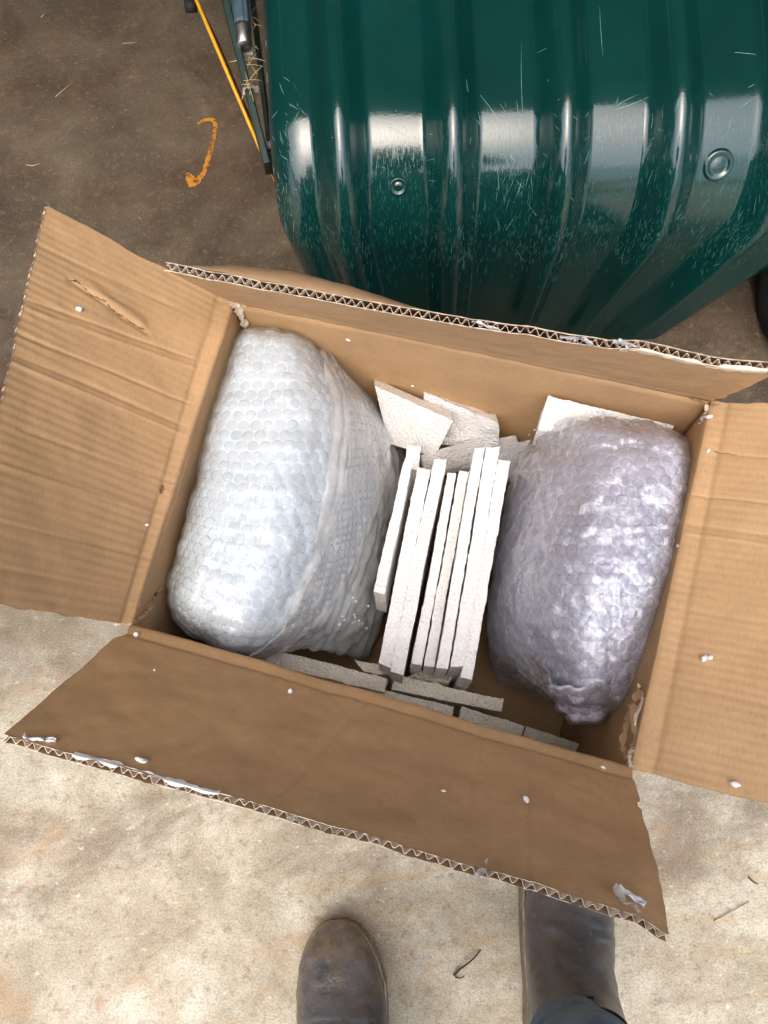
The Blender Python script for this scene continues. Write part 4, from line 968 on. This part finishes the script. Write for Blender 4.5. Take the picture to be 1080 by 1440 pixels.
# ------------------------------------------------------------------ the person's boots and trousers
per_ = thing('person', (.05, -.33, 0), 'person in dusty leather boots and blue jeans standing at the near side of the box', 'person')
def boot(toe, yaw, label):
    """toe: ground point under the toe tip; x across, y back to front, built pointing +y then turned"""
    ca, sa = math.cos(yaw), math.sin(yaw)
    def W_(P): 
        Q = np.array(P, float); return np.stack([toe[0] + Q[..., 0] * ca - Q[..., 1] * sa, toe[1] + Q[..., 0] * sa + Q[..., 1] * ca, Q[..., 2]], -1)
    # rings along a bent spine from the toe up into the shaft: y, z, tilt, half width, half depth
    st = [(.001, .033, 0, .004, .003), (-.004, .035, 0, .017, .010), (-.014, .038, 0, .031, .017), (-.03, .042, 0, .0425, .024), (-.055, .046, 4, .0515, .029), (-.09, .052, 10, .0575, .034), (-.125, .060, 20, .058, .042),
          (-.162, .074, 38, .0545, .054), (-.196, .104, 62, .0535, .064), (-.218, .145, 80, .0525, .062), (-.226, .175, 90, .052, .060), (-.228, .21, 90, .051, .058)]
    S_ = catmull(np.array(st)[:, None, :], 110, 0)[:, 0]; t = np.linspace(0, 2 * math.pi, 57); G = []
    for (y, z, ph, w, h) in S_:
        ph = R(ph); c_, s_ = np.cos(t), np.sin(t); e = .86; c_ = np.sign(c_) * np.abs(c_) ** e; s_ = np.sign(s_) * np.abs(s_) ** e
        G.append(np.stack([w * c_, y + h * s_ * math.sin(ph), np.maximum(z + h * s_ * math.cos(ph), .024)], 1))
    G = np.array(G); d_ = .0011 * fbm(G * 60, 3) + .0016 * np.sin(G[..., 1] * 300 + 3 * noise3(G * 30)) * sstep(-.085, -.12, G[..., 1]) * (1 - sstep(-.16, -.20, G[..., 1]))
    G[..., 2] += d_ * (G[..., 2] > .026); G[..., 0] += .0008 * fbm(G * 45 + 7, 2); G[:, -1] = G[:, 0]
    b = grid_obj('boot', W_(G), M['leather'], per_, None, True)
    if label: b['label'] = label
    t2 = np.linspace(0, 2 * math.pi, 49)
    Gs = catmull(np.array([np.stack([rx * np.cos(t2), cy + ry * np.sin(t2), np.full(49, z)], 1) for z, cy, rx, ry in ((.026, -.225, .044, .064), (.06, -.225, .048, .064), (.11, -.226, .050, .060), (.16, -.227, .051, .056))]), 24, 0)
    grid_obj('heel_counter', W_(Gs), M['leather'], b, None, True)
    for sx in (-1, 1):    # elastic gusset in each side
        zz, yy = np.meshgrid(np.linspace(0, 1, 16), np.linspace(-1, 1, 24), indexing='ij'); z = .075 + .115 * zz; hw = .003 + .024 * zz
        y = -.192 + hw * yy; rx = np.interp(z, [.06, .095, .125, .16, .2, .225], [.051, .0535, .0535, .0525, .052, .051]); ry = np.interp(z, [.06, .095, .125, .16, .2], [.076, .074, .066, .060, .058]); cyy = np.interp(z, [.06, .125, .2], [-.225, -.226, -.228])
        x = sx * (rx * np.sqrt(np.maximum(0, 1 - ((y - cyy) / ry) ** 2)) + .0012 + .0005 * np.sin(yy * 40))
        grid_obj('elastic_gusset', W_(np.stack([x, y, z], 2)), M['elastic'], b, None, sx > 0)
        V, F = tube_vf(W_(np.stack([x[:, 0] + sx * .0006, y[:, 0], z[:, 0]], 1)), .0012, 6); V2, F2 = tube_vf(W_(np.stack([x[:, -1] + sx * .0006, y[:, -1], z[:, -1]], 1)), .0012, 6, len(V)); mesh_obj('seam', V + V2, F + F2, M['leather'], b)
    # sole and welt follow the outline
    oy = np.concatenate([np.linspace(-.002, -.05, 14), np.linspace(-.06, -.29, 20)]); 
    ow = np.interp(-oy, [.002, .010, .026, .05, .085, .15, .20, .25, .28, .29], [.014, .029, .043, .0535, .0615, .056, .048, .045, .034, .018])
    out = np.concatenate([np.stack([ow, oy], 1), np.stack([-ow[::-1], oy[::-1]], 1)]); out = np.concatenate([out, out[:1]])
    lay = [(.86, .030), (.985, .0305), (1.0, .028), (1.0, .020), (.985, .018), (.99, .003), (.95, .0008)]
    cy0 = np.array([0, -.13]); P = np.array([[(cy0[0] + (x - cy0[0]) * k, cy0[1] + (y - cy0[1]) * (1 - (1 - k) * .6), z) for x, y in out] for k, z in lay])
    grid_obj('sole', W_(P), M['sole'], b)
    wl = W_(np.stack([np.concatenate([ow, -ow[::-1]]) * .945, np.concatenate([oy, oy[::-1]]) * .985 - .002, np.full(2 * len(ow), .0325)], 1))
    V, F = tube_vf(np.concatenate([wl[len(ow):], wl[:len(ow)]]), .0017, 6); mesh_obj('welt', V, F, M['welt'], b)
    # row of welt stitches
    V = []; F = []
    for k in range(4, 30):
        for sgn in (-1, 1):
            yq = -.006 - k * .0042; wq = np.interp(-yq, [.002, .010, .026, .05, .085, .15], [.016, .034, .047, .0555, .0595, .052]) * .965
            v_, f_ = tube_vf(W_(np.array([[sgn * wq, yq + .0012, .0306], [sgn * wq, yq, .0312], [sgn * wq, yq - .0012, .0306]])), .0005, 4, len(V)); V += v_; F += f_
    o = mesh_obj('welt_stitching', V, F, M['straw'], b); o['kind'] = 'stuff'
    return W_
pt = at(470, 1298, .030); WL = boot((pt[0], pt[1] + .004), R(5), 'left boot with a dusty scuffed toe showing')
WRt = boot((.236, -.085), R(-10), 'right boot whose toe is hidden under the near flap')
# jeans: one skinned surface, legs up to the waist
def ring(c, rx, ry, yaw=0, n_=33): 
    t = np.linspace(0, 2 * math.pi, n_); return np.stack([c[0] + rx * np.cos(t), c[1] + ry * np.sin(t), np.full(n_, c[2])], 1)
ankL = WL(np.array([0, -.228, 0.])); ankR = WRt(np.array([0, -.234, 0.])); V = []; F = []; UV = []
hipc = np.array([(ankL[0] + ankR[0]) / 2, -.50, .90])
for ank, sx, z0 in ((ankL, -1, .135), (ankR, 1, .150)):
    zs = [z0 + .012, z0 - .004, z0, z0 + .03, z0 + .08, .32, .50, .70, .84]; cs = []
    rr_ = [.054, .061, .063, .063, .064, .066, .072, .088, .098]
    hx, hy = hipc[0] + sx * .085, hipc[1]
    for k, z in enumerate(zs):
        f = np.clip((z - z0) / (.84 - z0), 0, 1); kn = math.sin(math.pi * f) * .05
        cs.append(ring((ank[0] + (hx - ank[0]) * f, ank[1] + (hy - ank[1]) * f + kn, z), rr_[k], rr_[k] * 1.08))
    G = catmull(np.array(cs), 70, 0); fo = .006 * np.sin(G[..., 2] * 60 + 3 * noise3(G * 12)) * np.clip(1.3 - G[..., 2] * 2, .2, 1) * sstep(.14, .30, G[..., 2]) + .002 * fbm(G * 40, 2)
    c_ = G.mean(1, keepdims=True); dr = G - c_; dr[..., 2] = 0; dr /= np.maximum(np.linalg.norm(dr, axis=2, keepdims=True), 1e-6); G = G + dr * fo[..., None]; G[:, -1] = G[:, 0]
    b = len(V); V += G.reshape(-1, 3).tolist(); F += grid_faces(70, 33, b, True)
    th2, zz2 = np.meshgrid(np.linspace(0, .4, 33), G[:, 0, 2]); UV += np.stack([th2, zz2], 2).reshape(-1, 2).tolist()
cs = [ring((hipc[0], hipc[1], z), a, b_) for z, a, b_ in ((.80, .175, .10), (.86, .185, .115), (.93, .18, .12), (1.0, .165, .11), (1.04, .155, .105), (1.04, .02, .02))]
G = catmull(np.array(cs), 40, 0); b = len(V); V += G.reshape(-1, 3).tolist(); F += grid_faces(40, 33, b, True); UV += np.stack(np.meshgrid(np.linspace(0, 1, 33), np.linspace(0, .3, 40)), 2).reshape(-1, 2).tolist()
mesh_obj('jeans', V, F, M['denim'], per_, np.array(UV))

# upper body, above and behind the lens (it shades the near side and shows dark in the tub's gloss)
tx = hipc[0]
cs = [ring((tx, y, z), a, b_, n_=33) for z, y, a, b_ in ((.94, -.50, .185, .125), (1.05, -.49, .175, .12), (1.2, -.47, .19, .125), (1.33, -.45, .205, .12), (1.42, -.43, .17, .10), (1.46, -.42, .08, .07), (1.50, -.41, .062, .062))]
G = catmull(np.array(cs), 50, 0); G[..., :2] += (.006 * fbm(G * 14, 3))[..., None]; G[:, -1] = G[:, 0]
V = G.reshape(-1, 3).tolist(); F = grid_faces(50, 33, 0, True)
for sx in (-1, 1):
    v_, f_ = tube_vf([(tx + sx * .17, -.44, 1.385), (tx + sx * .215, -.43, 1.30), (tx + sx * .24, -.41, 1.18), (tx + sx * .235, -.38, 1.12), (tx + sx * .19, -.28, 1.16), (tx + sx * .14, -.19, 1.22)], [.055, .056, .050, .050, .043, .036], 16, len(V)); V += v_; F += f_
mesh_obj('jacket', V, F, M['denim'], per_, np.array(V)[:, [0, 2]])
cs = [ring((tx, y, z), a, b_) for z, y, a, b_ in ((1.48, -.41, .055, .058), (1.53, -.395, .058, .066), (1.56, -.37, .062, .080), (1.62, -.36, .074, .094), (1.69, -.36, .077, .098), (1.75, -.37, .066, .084), (1.785, -.375, .03, .04), (1.79, -.375, .002, .002))]
G = catmull(np.array(cs), 50, 0)
skin = mat_simple('skin', (.42, .25, .17), .5, .4, 40, .1); V = G.reshape(-1, 3).tolist(); F = grid_faces(50, 33, 0, True)
for sx in (-1, 1):
    w = np.array([tx + sx * .14, -.19, 1.22]); p_ = w + np.array([-sx * .022, .045, .022]); k_ = w + np.array([-sx * .04, .085, .035])
    v_, f_ = tube_vf([w - (p_ - w) * .4, w, p_, k_], [.027, .026, .036, .034], 14, len(V)); V += v_; F += f_
    for q in range(5):
        o_ = np.array([0, 0, (q - 1.5) * .019]) if q < 4 else np.array([-sx * .0, -.04, .03]); ln = (.85, 1.0, .95, .75, .8)[q]
        a_ = k_ + o_; v_, f_ = tube_vf([a_, a_ + np.array([-sx * .012, .024, 0.004]) * ln, a_ + np.array([-sx * .034, .030, .006]) * ln, a_ + np.array([-sx * .052, .020, .006]) * ln], [.0095, .009, .008, .006], 8, len(V)); V += v_; F += f_
mesh_obj('body', V, F, skin, per_)
